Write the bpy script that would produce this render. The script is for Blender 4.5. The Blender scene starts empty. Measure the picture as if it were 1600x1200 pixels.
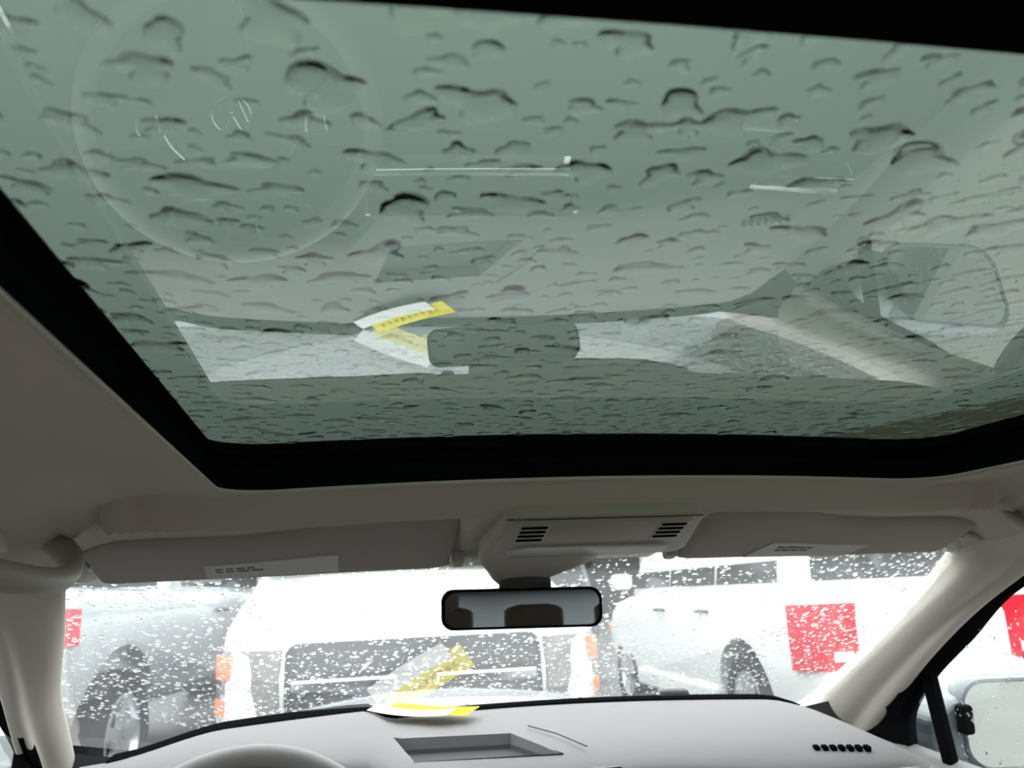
import bpy, bmesh, math, random
from mathutils import Vector, Matrix, noise
import numpy as np

SC = bpy.context.scene
COL = SC.collection
random.seed(7)
rng = np.random.default_rng(11)
EZ = 1.2                      # eye height of the photographer above the cabin-level ground
V3 = Vector
PI = math.pi

# ------------------------------------------------------------------ camera
yaw, pit, rol = map(math.radians, (11.8, 10.4, -1.75))
f0 = V3((math.sin(yaw), math.cos(yaw), 0)); r0 = V3((math.cos(yaw), -math.sin(yaw), 0)); u0 = V3((0, 0, 1))
fw = f0 * math.cos(pit) + u0 * math.sin(pit)
up = -f0 * math.sin(pit) + u0 * math.cos(pit)
rt = r0 * math.cos(rol) + up * math.sin(rol)
up = -r0 * math.sin(rol) + up * math.cos(rol)
up = rt.cross(fw) * -1 if rt.cross(fw).dot(up) < 0 else rt.cross(fw)
cd = bpy.data.cameras.new('camera')
cd.sensor_width = 36.0
cd.lens = 36.0 * 1280.0 / 1600.0
cd.dof.use_dof = True
cd.dof.focus_distance = 0.8
cd.dof.aperture_fstop = 11.0
cd.clip_start = 0.01
cd.clip_end = 400
cam = bpy.data.objects.new('camera', cd)
cam.matrix_world = Matrix(((rt.x, up.x, -fw.x, -0.28), (rt.y, up.y, -fw.y, 0.0), (rt.z, up.z, -fw.z, EZ), (0, 0, 0, 1)))
COL.objects.link(cam)
SC.camera = cam

# ------------------------------------------------------------------ overcast sky, exposure
SKY = 6.0
w = bpy.data.worlds.new('overcast_sky'); SC.world = w; w.use_nodes = True
nt = w.node_tree; nt.nodes.clear()
tc = nt.nodes.new('ShaderNodeTexCoord'); sx = nt.nodes.new('ShaderNodeSeparateXYZ')
mx = nt.nodes.new('ShaderNodeMath'); mx.operation = 'MAXIMUM'; mx.inputs[1].default_value = 0.0
ma = nt.nodes.new('ShaderNodeMath'); ma.operation = 'MULTIPLY_ADD'; ma.inputs[1].default_value = SKY * 2 / 3; ma.inputs[2].default_value = SKY / 3
bg = nt.nodes.new('ShaderNodeBackground'); bg.inputs[0].default_value = (0.955, 1.0, 1.01, 1)
wo = nt.nodes.new('ShaderNodeOutputWorld')
nt.links.new(tc.outputs['Generated'], sx.inputs[0]); nt.links.new(sx.outputs['Z'], mx.inputs[0])
nt.links.new(mx.outputs[0], ma.inputs[0]); nt.links.new(ma.outputs[0], bg.inputs[1]); nt.links.new(bg.outputs[0], wo.inputs[0])
SC.view_settings.view_transform = 'Standard'
SC.view_settings.look = 'None'
SC.view_settings.gamma = 1.0
SC.view_settings.use_curve_mapping = False
SC.view_settings.exposure = 0.0
SC.cycles.use_denoising = True
SC.cycles.max_bounces = 14
SC.cycles.diffuse_bounces = 6
SC.cycles.glossy_bounces = 6
SC.cycles.transmission_bounces = 10
SC.cycles.transparent_max_bounces = 24

# ------------------------------------------------------------------ materials
MATS = {}
def newmat(name):
    m = bpy.data.materials.new(name); m.use_nodes = True
    MATS[name] = m
    return m, m.node_tree, m.node_tree.nodes['Principled BSDF']

def pmat(name, col, rough=0.6, metal=0.0, spec=0.5, bump=0.0, bscale=200.0, var=0.0, vscale=6.0, coat=0.0):
    m, nt, b = newmat(name)
    b.inputs['Base Color'].default_value = (*col, 1)
    b.inputs['Roughness'].default_value = rough
    b.inputs['Metallic'].default_value = metal
    b.inputs['Specular IOR Level'].default_value = spec
    b.inputs['Coat Weight'].default_value = coat
    tc = nt.nodes.new('ShaderNodeTexCoord')
    if var > 0:
        n = nt.nodes.new('ShaderNodeTexNoise'); n.inputs['Scale'].default_value = vscale; n.inputs['Detail'].default_value = 4
        mixn = nt.nodes.new('ShaderNodeMix'); mixn.data_type = 'RGBA'
        mixn.inputs[6].default_value = (*[c * (1 - var) for c in col], 1)
        mixn.inputs[7].default_value = (*[min(1, c * (1 + var)) for c in col], 1)
        nt.links.new(tc.outputs['Object'], n.inputs['Vector'])
        nt.links.new(n.outputs['Fac'], mixn.inputs[0]); nt.links.new(mixn.outputs[2], b.inputs['Base Color'])
    if bump > 0:
        n2 = nt.nodes.new('ShaderNodeTexNoise'); n2.inputs['Scale'].default_value = bscale; n2.inputs['Detail'].default_value = 2
        bp = nt.nodes.new('ShaderNodeBump'); bp.inputs['Strength'].default_value = bump; bp.inputs['Distance'].default_value = 0.001
        nt.links.new(tc.outputs['Object'], n2.inputs['Vector'])
        nt.links.new(n2.outputs['Fac'], bp.inputs['Height']); nt.links.new(bp.outputs['Normal'], b.inputs['Normal'])
    return m

def fabric(name, col, scale=900.0, var=0.05):
    """knitted headliner cloth: two crossed fine waves as relief, faint colour mottling"""
    m, nt, b = newmat(name)
    b.inputs['Roughness'].default_value = 0.95
    b.inputs['Specular IOR Level'].default_value = 0.1
    tc = nt.nodes.new('ShaderNodeTexCoord')
    w1 = nt.nodes.new('ShaderNodeTexWave'); w1.bands_direction = 'X'; w1.inputs['Scale'].default_value = scale / 6
    w2 = nt.nodes.new('ShaderNodeTexWave'); w2.bands_direction = 'Y'; w2.inputs['Scale'].default_value = scale / 6
    mu = nt.nodes.new('ShaderNodeMath'); mu.operation = 'MULTIPLY'
    bp = nt.nodes.new('ShaderNodeBump'); bp.inputs['Strength'].default_value = 0.07; bp.inputs['Distance'].default_value = 0.0008
    n = nt.nodes.new('ShaderNodeTexNoise'); n.inputs['Scale'].default_value = 9; n.inputs['Detail'].default_value = 5
    mixn = nt.nodes.new('ShaderNodeMix'); mixn.data_type = 'RGBA'
    mixn.inputs[6].default_value = (*[c * (1 - var) for c in col], 1)
    mixn.inputs[7].default_value = (*[min(1, c * (1 + var)) for c in col], 1)
    for x in (w1, w2, n): nt.links.new(tc.outputs['Object'], x.inputs['Vector'])
    nt.links.new(w1.outputs['Fac'], mu.inputs[0]); nt.links.new(w2.outputs['Fac'], mu.inputs[1])
    nt.links.new(mu.outputs[0], bp.inputs['Height']); nt.links.new(bp.outputs['Normal'], b.inputs['Normal'])
    nt.links.new(n.outputs['Fac'], mixn.inputs[0]); nt.links.new(mixn.outputs[2], b.inputs['Base Color'])
    return m

def pane(name, tint, f0=0.043, haze=0.0):
    """window pane: tinted straight-through transmission plus a Schlick mirror reflection (one material for every ray)"""
    m = bpy.data.materials.new(name); m.use_nodes = True; MATS[name] = m
    nt = m.node_tree; nt.nodes.clear()
    out = nt.nodes.new('ShaderNodeOutputMaterial')
    tr = nt.nodes.new('ShaderNodeBsdfTransparent'); tr.inputs[0].default_value = (*tint, 1)
    gl = nt.nodes.new('ShaderNodeBsdfGlossy'); gl.inputs['Roughness'].default_value = 0.0; gl.inputs['Color'].default_value = (1, 1, 1, 1)
    g = nt.nodes.new('ShaderNodeNewGeometry')
    dt = nt.nodes.new('ShaderNodeVectorMath'); dt.operation = 'DOT_PRODUCT'
    ab = nt.nodes.new('ShaderNodeMath'); ab.operation = 'ABSOLUTE'
    on = nt.nodes.new('ShaderNodeMath'); on.operation = 'SUBTRACT'; on.inputs[0].default_value = 1.0
    pw = nt.nodes.new('ShaderNodeMath'); pw.operation = 'POWER'; pw.inputs[1].default_value = 5.0
    fm = nt.nodes.new('ShaderNodeMath'); fm.operation = 'MULTIPLY_ADD'; fm.inputs[1].default_value = 1 - f0; fm.inputs[2].default_value = f0
    mix = nt.nodes.new('ShaderNodeMixShader')
    L = nt.links.new
    L(g.outputs['Normal'], dt.inputs[0]); L(g.outputs['Incoming'], dt.inputs[1]); L(dt.outputs['Value'], ab.inputs[0])
    L(ab.outputs[0], on.inputs[1]); L(on.outputs[0], pw.inputs[0]); L(pw.outputs[0], fm.inputs[0])
    if haze > 0:      # wet film and misting that scatter a little daylight inwards
        hz_ = nt.nodes.new('ShaderNodeBsdfTranslucent'); hz_.inputs[0].default_value = (0.95, 0.97, 1.0, 1)
        hm = nt.nodes.new('ShaderNodeMixShader'); hm.inputs[0].default_value = haze
        L(tr.outputs[0], hm.inputs[1]); L(hz_.outputs[0], hm.inputs[2]); body_ = hm
    else: body_ = tr
    L(fm.outputs[0], mix.inputs[0]); L(body_.outputs[0], mix.inputs[1]); L(gl.outputs[0], mix.inputs[2]); L(mix.outputs[0], out.inputs[0])
    return m

def clear_face(name):
    m = bpy.data.materials.new(name); m.use_nodes = True; MATS[name] = m
    nt = m.node_tree; nt.nodes.clear()
    out = nt.nodes.new('ShaderNodeOutputMaterial'); tr = nt.nodes.new('ShaderNodeBsdfTransparent')
    nt.links.new(tr.outputs[0], out.inputs[0])
    return m

def water(name):
    m = bpy.data.materials.new(name); m.use_nodes = True; MATS[name] = m
    nt = m.node_tree; nt.nodes.clear()
    out = nt.nodes.new('ShaderNodeOutputMaterial'); gl = nt.nodes.new('ShaderNodeBsdfGlass')
    gl.inputs['IOR'].default_value = 1.33; gl.inputs['Roughness'].default_value = 0.0
    nt.links.new(gl.outputs[0], out.inputs[0])
    return m

M_LINER = fabric('headliner_cloth', (0.49, 0.435, 0.385))
M_PILLAR = fabric('pillar_cloth', (0.60, 0.55, 0.495), 1100)
M_VISOR = fabric('visor_cloth', (0.38, 0.338, 0.318), 1000)
M_CREAM = pmat('cream_plastic', (0.40, 0.365, 0.32), 0.5, bump=0.1, bscale=900)
M_CONSOLE = pmat('console_plastic', (0.39, 0.36, 0.305), 0.45, bump=0.1, bscale=900)
M_BLACK = pmat('black_rubber', (0.005, 0.005, 0.006), 0.7, spec=0.0)
M_BLACKG = pmat('black_gloss', (0.012, 0.012, 0.014), 0.15)
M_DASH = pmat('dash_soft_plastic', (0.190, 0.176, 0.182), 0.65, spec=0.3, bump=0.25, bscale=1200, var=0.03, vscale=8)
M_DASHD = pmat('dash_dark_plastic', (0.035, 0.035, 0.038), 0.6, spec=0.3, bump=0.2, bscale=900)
M_TRAY = pmat('tray_rubber', (0.075, 0.075, 0.08), 0.8, spec=0.2)
M_CHROME = pmat('chrome_trim', (0.80, 0.81, 0.82), 0.12, 1.0)
M_SATIN = pmat('satin_silver', (0.62, 0.63, 0.64), 0.32, 1.0)
M_MIRROR = pmat('mirror_silver', (0.80, 0.82, 0.84), 0.0, 1.0)
M_GREYD = pmat('dark_grey_plastic', (0.055, 0.053, 0.052), 0.55, bump=0.1, bscale=900)
M_LABEL = pmat('visor_label_paper', (0.50, 0.475, 0.455), 0.55)
M_INK = pmat('label_ink', (0.15, 0.14, 0.13), 0.7)
M_PAPER = pmat('ticket_white_paper', (0.86, 0.85, 0.83), 0.8, spec=0.1)
M_YELLOW = pmat('ticket_yellow_paper', (0.85, 0.72, 0.03), 0.8, spec=0.1)
M_LEATHER = pmat('beige_leather', (0.42, 0.36, 0.30), 0.55, bump=0.3, bscale=350, var=0.05)
M_CARPET = pmat('floor_carpet', (0.035, 0.034, 0.034), 1.0, spec=0.05, bump=0.6, bscale=500)
M_DOOR = pmat('door_panel_plastic', (0.20, 0.19, 0.185), 0.6, bump=0.2, bscale=900)
M_LENS = pmat('lamp_lens', (0.38, 0.36, 0.32), 0.25)
M_SUNGLASS = pane('sunroof_tinted_glass', (0.056, 0.076, 0.062), 0.10)
M_GLASS = pane('window_clear_glass', (0.86, 0.90, 0.885), 0.06)
M_WIND = pane('windscreen_misted_glass', (0.86, 0.90, 0.885), 0.10, haze=0.048)
M_PRIV = pane('privacy_glass', (0.62, 0.65, 0.64), 0.06)
M_CLEAR = clear_face('glass_outer_face')
M_WATER = water('rain_water')
M_WHITECAR = pmat('white_car_paint', (0.80, 0.80, 0.79), 0.25, coat=0.6)
M_SILVERCAR = pmat('silver_car_paint', (0.42, 0.44, 0.46), 0.3, 0.55, coat=0.5)
M_GREYCAR = pmat('grey_blue_car_paint', (0.09, 0.105, 0.12), 0.35, 0.0, coat=0.5)
M_DARKCAR = pmat('dark_car_paint', (0.025, 0.027, 0.03), 0.2, coat=0.6)
M_HOOD = pmat('grey_hood_paint', (0.34, 0.355, 0.37), 0.3, 0.4, coat=0.6)
M_CARGLASS = pmat('dark_car_glass', (0.02, 0.022, 0.024), 0.08)
M_TYRE = pmat('tyre_rubber', (0.014, 0.014, 0.015), 0.85, spec=0.2)
M_RIM = pmat('alloy_rim', (0.62, 0.63, 0.64), 0.3, 0.8)
M_RED = pmat('red_lamp_lens', (0.62, 0.012, 0.03), 0.2)
M_AMBER = pmat('amber_lamp_lens', (0.80, 0.26, 0.10), 0.25)
M_HEADLAMP = pmat('headlamp_lens', (0.22, 0.21, 0.20), 0.15, var=0.35, vscale=14)
M_WHITELENS = pmat('clear_lamp_lens', (0.75, 0.74, 0.74), 0.15)
M_GRILLE = pmat('grille_black', (0.014, 0.014, 0.016), 0.4)
M_ASPHALT = pmat('wet_asphalt', (0.055, 0.053, 0.052), 0.35, bump=0.6, bscale=60, var=0.3, vscale=2.5)
M_CONCRETE = pmat('pale_concrete', (0.15, 0.148, 0.13), 0.7, bump=0.4, bscale=40, var=0.12, vscale=3)
M_BEIGEWALL = pmat('beige_render_wall', (0.50, 0.42, 0.31), 0.85, bump=0.3, bscale=40, var=0.08, vscale=2)

# ------------------------------------------------------------------ mesh helpers (coordinates: x right, y forward, z above the eye level)
def tag(o, label=None, cat=None, group=None, kind=None):
    if label: o['label'] = label
    if cat: o['category'] = cat
    if group: o['group'] = group
    if kind: o['kind'] = kind
    return o

def empty(name, loc):
    o = bpy.data.objects.new(name, None)
    o.empty_display_size = 0.05
    o.location = (loc[0], loc[1], loc[2] + EZ)
    COL.objects.link(o)
    return o

def mesh_obj(name, verts, faces, mats, parent=None, origin=None, smooth=True, fmat=None, sharp=40):
    """verts in car coordinates; the object's origin goes to `origin` or to the parent's place"""
    if parent is not None:
        off = parent['_loc'] if '_loc' in parent.keys() else (parent.location.x, parent.location.y, parent.location.z - EZ)
        org = off if origin is None else origin
    else:
        org = origin if origin is not None else (0, 0, 0)
        off = None
    me = bpy.data.meshes.new(name)
    vv = np.array([tuple(v) for v in verts], dtype=float).reshape(-1, 3) - np.array(org)
    me.from_pydata(vv.tolist(), [], faces)
    if not isinstance(mats, (list, tuple)): mats = [mats]
    for m in mats: me.materials.append(m)
    if fmat is not None: me.polygons.foreach_set('material_index', fmat)
    me.validate()
    me.update()
    if smooth:
        me.polygons.foreach_set('use_smooth', [True] * len(me.polygons))
        me.set_sharp_from_angle(angle=math.radians(sharp))
    o = bpy.data.objects.new(name, me)
    COL.objects.link(o)
    if parent is None:
        o.location = (org[0], org[1], org[2] + EZ)
    else:
        o.parent = parent
        po = parent['_org'] if '_org' in parent.keys() else off
        o.location = (org[0] - po[0], org[1] - po[1], org[2] - po[2])
    o['_org'] = tuple(float(c) for c in org); o['_loc'] = o['_org']
    return o

def grid_faces(nu, nv, closed_v=False, closed_u=False):
    f = []
    for i in range(nu if closed_u else nu - 1):
        for j in range(nv if closed_v else nv - 1):
            a = i * nv + j; b = i * nv + (j + 1) % nv
            c = ((i + 1) % nu) * nv + (j + 1) % nv; d = ((i + 1) % nu) * nv + j
            f.append((a, b, c, d))
    return f

def loft(rings, closed=True, caps=True):
    """rings: list of equal-length point lists"""
    nu, nv = len(rings), len(rings[0])
    v = [p for r in rings for p in r]
    f = grid_faces(nu, nv, closed_v=closed)
    if caps and closed:
        f.append(tuple(range(nv))[::-1]); f.append(tuple((nu - 1) * nv + j for j in range(nv)))
    return v, f

def tube(path, rad, n=10, closed=False, squash=1.0):
    path = [V3(p) for p in path]; rings = []
    m = len(path); prev = None
    for i, p in enumerate(path):
        a = path[(i - 1) % m] if (closed or i > 0) else p
        b = path[(i + 1) % m] if (closed or i < m - 1) else p
        t = (b - a).normalized()
        if prev is None:
            h = V3((0, 0, 1)) if abs(t.z) < 0.9 else V3((1, 0, 0))
            nrm = (h - t * h.dot(t)).normalized()
        else:
            nrm = (prev - t * prev.dot(t)).normalized()
        prev = nrm; bi = t.cross(nrm)
        r = rad[i] if isinstance(rad, (list, tuple)) else rad
        rings.append([p + nrm * (r * math.cos(2 * PI * k / n)) + bi * (r * squash * math.sin(2 * PI * k / n)) for k in range(n)])
    v = [q for r in rings for q in r]
    f = grid_faces(m, n, closed_v=True, closed_u=closed)
    if not closed:
        f.append(tuple(range(n))); f.append(tuple((m - 1) * n + k for k in range(n))[::-1])
    return v, f

def rrect(w, h, r, n=5):
    """rounded rectangle outline centred on 0, counter-clockwise"""
    pts = []
    for cx, cy, a0 in ((w / 2 - r, h / 2 - r, 0), (-w / 2 + r, h / 2 - r, 90), (-w / 2 + r, -h / 2 + r, 180), (w / 2 - r, -h / 2 + r, 270)):
        for k in range(n + 1):
            a = math.radians(a0 + 90 * k / n)
            pts.append((cx + r * math.cos(a), cy + r * math.sin(a)))
    return pts

def slab(outline, o, ex, ey, ez, t, bev=0.0):
    """plate: 2D outline in frame (o, ex, ey), extruded from 0 to t along ez, far edge softened by bev"""
    o, ex, ey, ez = V3(o), V3(ex), V3(ey), V3(ez)
    cx = sum(p[0] for p in outline) / len(outline); cy = sum(p[1] for p in outline) / len(outline)
    def ring(s, k):
        out = []
        for x, y in outline:
            dx, dy = x - cx, y - cy
            L = math.hypot(dx, dy) or 1
            g = max(0.0, 1 - s / L)
            out.append(o + ex * (cx + dx * g) + ey * (cy + dy * g) + ez * k)
        return out
    rings = [ring(0, 0)]
    if bev > 0:
        rings += [ring(0, t - bev), ring(bev * 0.3, t - bev * 0.3), ring(bev, t)]
    else:
        rings.append(ring(0, t))
    return loft(rings)

def boxv(a, b):
    (x0, y0, z0), (x1, y1, z1) = a, b
    v = [(x0, y0, z0), (x1, y0, z0), (x1, y1, z0), (x0, y1, z0), (x0, y0, z1), (x1, y0, z1), (x1, y1, z1), (x0, y1, z1)]
    f = [(0, 3, 2, 1), (4, 5, 6, 7), (0, 1, 5, 4), (1, 2, 6, 5), (2, 3, 7, 6), (3, 0, 4, 7)]
    return v, f

def bevel_mod(o, wd, seg=3):
    m = o.modifiers.new('bevel', 'BEVEL'); m.width = wd; m.segments = seg; m.limit_method = 'ANGLE'; m.angle_limit = math.radians(35)
    return o

def subsurf(o, lv=2):
    m = o.modifiers.new('subdivision', 'SUBSURF'); m.levels = lv; m.render_levels = lv
    return o

def join(*vfs):
    V, F = [], []
    for v, f in vfs:
        n = len(V); V += list(v); F += [tuple(i + n for i in q) for q in f]
    return V, F

def lerp(a, b, t): return a + (b - a) * t
def sm(x):
    x = max(0.0, min(1.0, x)); return x * x * (3 - 2 * x)
def crom(pts, n):
    """Catmull-Rom resampling"""
    P = [V3(p) for p in pts]; out = []
    m = len(P) - 1
    for i in range(n):
        t = i / (n - 1) * m; k = min(int(t), m - 1); t -= k
        p0, p1, p2, p3 = P[max(k - 1, 0)], P[k], P[k + 1], P[min(k + 2, m)]
        out.append(0.5 * ((2 * p1) + (-p0 + p2) * t + (2 * p0 - 5 * p1 + 4 * p2 - p3) * t * t + (-p0 + 3 * p1 - 3 * p2 + p3) * t ** 3))
    return out
def apply_bool(o, cutter_vf, cutter_mat_index=None):
    v, f = cutter_vf
    me = bpy.data.meshes.new('cut'); org = V3(o['_org'])
    me.from_pydata([tuple(V3(p) - org) for p in v], [], f); me.update()
    bm = bmesh.new(); bm.from_mesh(me); bmesh.ops.recalc_face_normals(bm, faces=bm.faces); bm.to_mesh(me); bm.free()
    c = bpy.data.objects.new('cut', me); COL.objects.link(c); c.matrix_world = o.matrix_world.copy()
    c.location = o.location; c.parent = o.parent
    md = o.modifiers.new('b', 'BOOLEAN'); md.operation = 'DIFFERENCE'; md.object = c; md.solver = 'EXACT'
    bpy.context.view_layer.update()
    dg = bpy.context.evaluated_depsgraph_get()
    nm = bpy.data.meshes.new_from_object(o.evaluated_get(dg))
    o.modifiers.remove(md); old = o.data; o.data = nm; nm.name = old.name
    bpy.data.objects.remove(c); bpy.data.meshes.remove(me)
    nm.polygons.foreach_set('use_smooth', [True] * len(nm.polygons)); nm.set_sharp_from_angle(angle=math.radians(40))
def fix_normals(o):
    bm = bmesh.new(); bm.from_mesh(o.data); bmesh.ops.recalc_face_normals(bm, faces=bm.faces); bm.to_mesh(o.data); bm.free()
    return o

# ------------------------------------------------------------------ roof surfaces
GH, GT = 0.156, -0.0713
def zg(x, y):                      # underside of the sunroof glass
    return GH - 0.003 + GT * y + 0.011 * (1 - (x / 0.4) ** 2)
def zo(x, y):                      # lower lip of the sunroof opening
    return GH - 0.047 + GT * y + 0.011 * (1 - (x / 0.4) ** 2) * (abs(x) < 0.4)
YF = 0.853
def zl(x, y):                      # headliner
    ax = abs(x); d = max(0.0, ax - 0.40); e = max(0.0, y - YF)
    fs = 0.05 * d + 0.75 * d * d
    lip = 0.026 * sm(e / 0.035)
    ff = lip + 0.20 * e
    drop = (fs ** 3 + ff ** 3) ** (1 / 3)
    rec = 0.019 * sm((ax - 0.135) / 0.02) * sm((0.615 - ax) / 0.10) * sm((y - YF - 0.034) / 0.016)
    roll = 0.010 * sm(d / 0.075) * (1 - sm(e / 0.05))
    return zo(x, y) - drop + rec + roll

def upath(a, yf, r, ya, ns=46, nc=14, nf=92):
    """U-shaped outline: left rear -> front left corner -> front right corner -> right rear, with outward normals"""
    P = []
    for i in range(ns): P.append((-a, lerp(ya, yf - r, i / ns), -1, 0))
    for i in range(nc):
        t = PI - PI / 2 * i / nc; P.append((-a + r + r * math.cos(t), yf - r + r * math.sin(t), math.cos(t), math.sin(t)))
    for i in range(nf): P.append((lerp(-a + r, a - r, i / nf), yf, 0, 1))
    for i in range(nc):
        t = PI / 2 - PI / 2 * i / nc; P.append((a - r + r * math.cos(t), yf - r + r * math.sin(t), math.cos(t), math.sin(t)))
    for i in range(ns + 1): P.append((a, lerp(yf - r, ya, i / ns), 1, 0))
    return P
YREAR = -0.40
inner = upath(0.395, YF, 0.055, YREAR)
outer = upath(0.635, 1.085, 0.09, YREAR)
rows = []
NS = 64
for s in range(NS + 1):
    t = s / NS
    t = t * 0.55 + 0.45 * t * t
    row = []
    for (x0, y0, nx, ny), (x1, y1, _, _) in zip(inner, outer):
        x, y = lerp(x0, x1, t), lerp(y0, y1, t)
        row.append((x, y, zl(x, y)))
    rows.append(row)
for dx, dz in ((0.008, 0.010), (0.008, 0.016), (0.006, 0.020), (0.004, 0.018), (-0.006, 0.004)):
    rows.append([(p[0] + n[2] * dx, p[1] + n[3] * dx * 0.3, p[2] - dz * (0.15 + 0.85 * abs(n[2])) * (1 - 0.8 * sm((p[1] - 0.92) / 0.10))) for p, n in zip(rows[-1], outer)])
v, f = loft(rows, closed=False)
ceil = mesh_obj('ceiling', v, f, M_LINER)
tag(ceil, 'beige cloth headliner around the dark framed sunroof', kind='structure')
m = ceil.modifiers.new('thickness', 'SOLIDIFY'); m.thickness = 0.004; m.offset = -1
# rear half of the roof lining
rv = []
for i in range(25):
    y = lerp(YREAR, -1.55, i / 24)
    rv.append([(lerp(-0.66, 0.66, j / 24), y, 0.145 - 0.045 - 0.55 * max(0, abs(lerp(-0.66, 0.66, j / 24)) - 0.35) ** 2 * 2.2 - 0.10 * max(0, -y - 0.5) ** 2) for j in range(25)])
v, f = loft(rv, closed=False)
o = mesh_obj('headliner_rear', v, f, M_LINER, parent=ceil)

# ------------------------------------------------------------------ sunroof (window_1)
win1 = empty('window_1', (0, 0.3, 0.13)); tag(win1, 'green tinted sunroof glass wet with rain in a black frame', kind='structure')
gx = np.linspace(-0.43, 0.43, 41); gy = np.linspace(0.10, 0.905, 37)
top_off = 0.0045
gv, gf, gm = [], [], []
nx_, ny_ = len(gx), len(gy)
for k in (0, 1):
    for x in gx:
        for y in gy: gv.append((x, y, zg(x, y) + k * top_off))
ff_ = grid_faces(nx_, ny_)
gf += ff_; gm += [0] * len(ff_)
n0 = nx_ * ny_
gf += [tuple(i + n0 for i in q)[::-1] for q in ff_]; gm += [1] * len(ff_)
edge = [i * ny_ for i in range(nx_)] + [(nx_ - 1) * ny_ + j for j in range(1, ny_)] + [i * ny_ + ny_ - 1 for i in range(nx_ - 2, -1, -1)] + [j for j in range(ny_ - 2, 0, -1)]
for i in range(len(edge)):
    a, b = edge[i], edge[(i + 1) % len(edge)]; gf.append((a, b, b + n0, a + n0)); gm.append(1)
o = mesh_obj('pane', gv, gf, [M_SUNGLASS, M_CLEAR], parent=win1, fmat=gm)

fpath = upath(0.400, 0.859, 0.050, 0.0)
def framerow(prof):
    return [[(x + nx * d, y + ny * d, (zo(x, y) if base else zg(x + nx * d, y + ny * d)) + dz) for (x, y, nx, ny) in fpath] for d, dz, base in prof]
v, f = loft(framerow([(0.012, 0.006, 0), (0.010, -0.001, 0), (0.006, -0.004, 0), (0.004, -0.013, 0), (0.006, -0.018, 0), (0.001, -0.022, 0), (-0.001, -0.004, 1), (-0.004, -0.001, 1), (-0.002, 0.003, 1), (0.012, 0.008, 1)]), closed=False)
mesh_obj('frame', v, f, M_BLACK, parent=win1)
v, f = loft(framerow([(0.0045, -0.004, 0), (-0.001, -0.006, 0), (-0.001, -0.009, 0), (0.0045, -0.011, 0)]), closed=False)
mesh_obj('rubber_seal', v, f, M_BLACK, parent=win1)
# dark shade cassette / crossmember closing the rear of the opening
rv = []
for x in np.linspace(-0.44, 0.44, 15):
    z = zg(x, 0.2)
    rv.append([(x, 0.2, z - 0.0005), (x, 0.197, z - 0.006), (x, 0.19, z - 0.009), (x, 0.0, z - 0.008 + 0.012), (x, -0.42, z - 0.012), (x, -0.42, z + 0.03), (x, 0.19, z + 0.03), (x, 0.2, z + 0.001)])
v, f = loft(rv)
fix_normals(mesh_obj('sunshade_cassette', v, f, M_BLACK, parent=win1))
# black ceramic border printed round the glass edge, outside the visible opening
fr = [[(x + nx * d, y + ny * d, zg(x + nx * d, y + ny * d) + dz) for (x, y, nx, ny) in fpath] for d, dz in ((0.012, 0.006), (0.075, 0.004), (0.16, -0.012))]
v, f = loft(fr, closed=False)
mesh_obj('outer_roof_edge', v, f, M_BLACK, parent=win1)

# ------------------------------------------------------------------ windscreen (window_2) and its side frames
def zw(x, y): return -0.055 - 0.60 * (y - 1.09) - 0.02 * (x * x) 
def ybase(x): return 1.70 - 0.42 * x * x
ws = []
for i in range(25):
    t = i / 24
    row = []
    for j in range(33):
        s = lerp(-1, 1, j / 32)
        hw = lerp(0.60, 0.735, t); x = s * hw
        y = lerp(0.99 - 0.03 * s * s, ybase(x), t)
        row.append((x, y, zw(x, y)))
    ws.append(row)
win2 = empty('window_2', (0, 1.3, -0.2)); tag(win2, 'clear raked windscreen covered in fine raindrops', kind='structure')
nv = 33
low = [p for r in ws for p in r]; nrm_w = V3((0, 0.514, 0.857))
hi = [tuple(V3(p) + nrm_w * 0.005) for p in low]
ff_ = grid_faces(25, 33); n0 = len(low)
mesh_obj('pane', low + hi, ff_ + [tuple(i + n0 for i in q)[::-1] for q in ff_], [M_WIND, M_CLEAR], parent=win2, fmat=[0] * len(ff_) + [1] * len(ff_))
# ------------------------------------------------------------------ A-pillars (trim_1 left, trim_2 right)
def pillar(name, W, D, label, side, seam_t):
    W = crom(W, 26); D = crom(D, 26)
    rows = []
    for i, (a, b) in enumerate(zip(W, D)):
        c = (b - a); L = c.length; cdir = c.normalized()
        ax = (W[min(i + 1, 25)] - W[max(i - 1, 0)]).normalized()
        inn = ax.cross(cdir)
        if inn.dot(V3((-0.28, 0, 0)) - a) < 0: inn = -inn
        k = i / 25
        prof = [(-0.02, -0.020), (0.0, -0.008), (0.12, 0.006), (0.22, 0.019), (0.26, 0.0225), (0.33, 0.0245), (0.45, 0.026), (0.58, 0.022), (0.68, 0.012), (0.74, 0.007), (0.80, 0.008), (0.88, 0.012), (0.95, 0.009), (1.0, 0.0), (1.03, -0.012)]
        rows.append([a + c * s + inn * (h * lerp(0.25, 1.0, sm((k - 0.20) / 0.16))) for s, h in prof])
    v, f = loft(rows, closed=False)
    o = mesh_obj(name, v, f, M_PILLAR, origin=tuple(W[-1]))
    tag(o, label, kind='structure')
    m = o.modifiers.new('thickness', 'SOLIDIFY'); m.thickness = 0.003; m.offset = -1
    subsurf(o, 1)
    return o
WR = [(0.565, 0.93, 0.06), (0.585, 1.03, -0.005), (0.60, 1.09, -0.055), (0.63, 1.265, -0.155), (0.645, 1.5, -0.292), (0.635, 1.66, -0.385), (0.635, 1.74, -0.45)]
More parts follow.
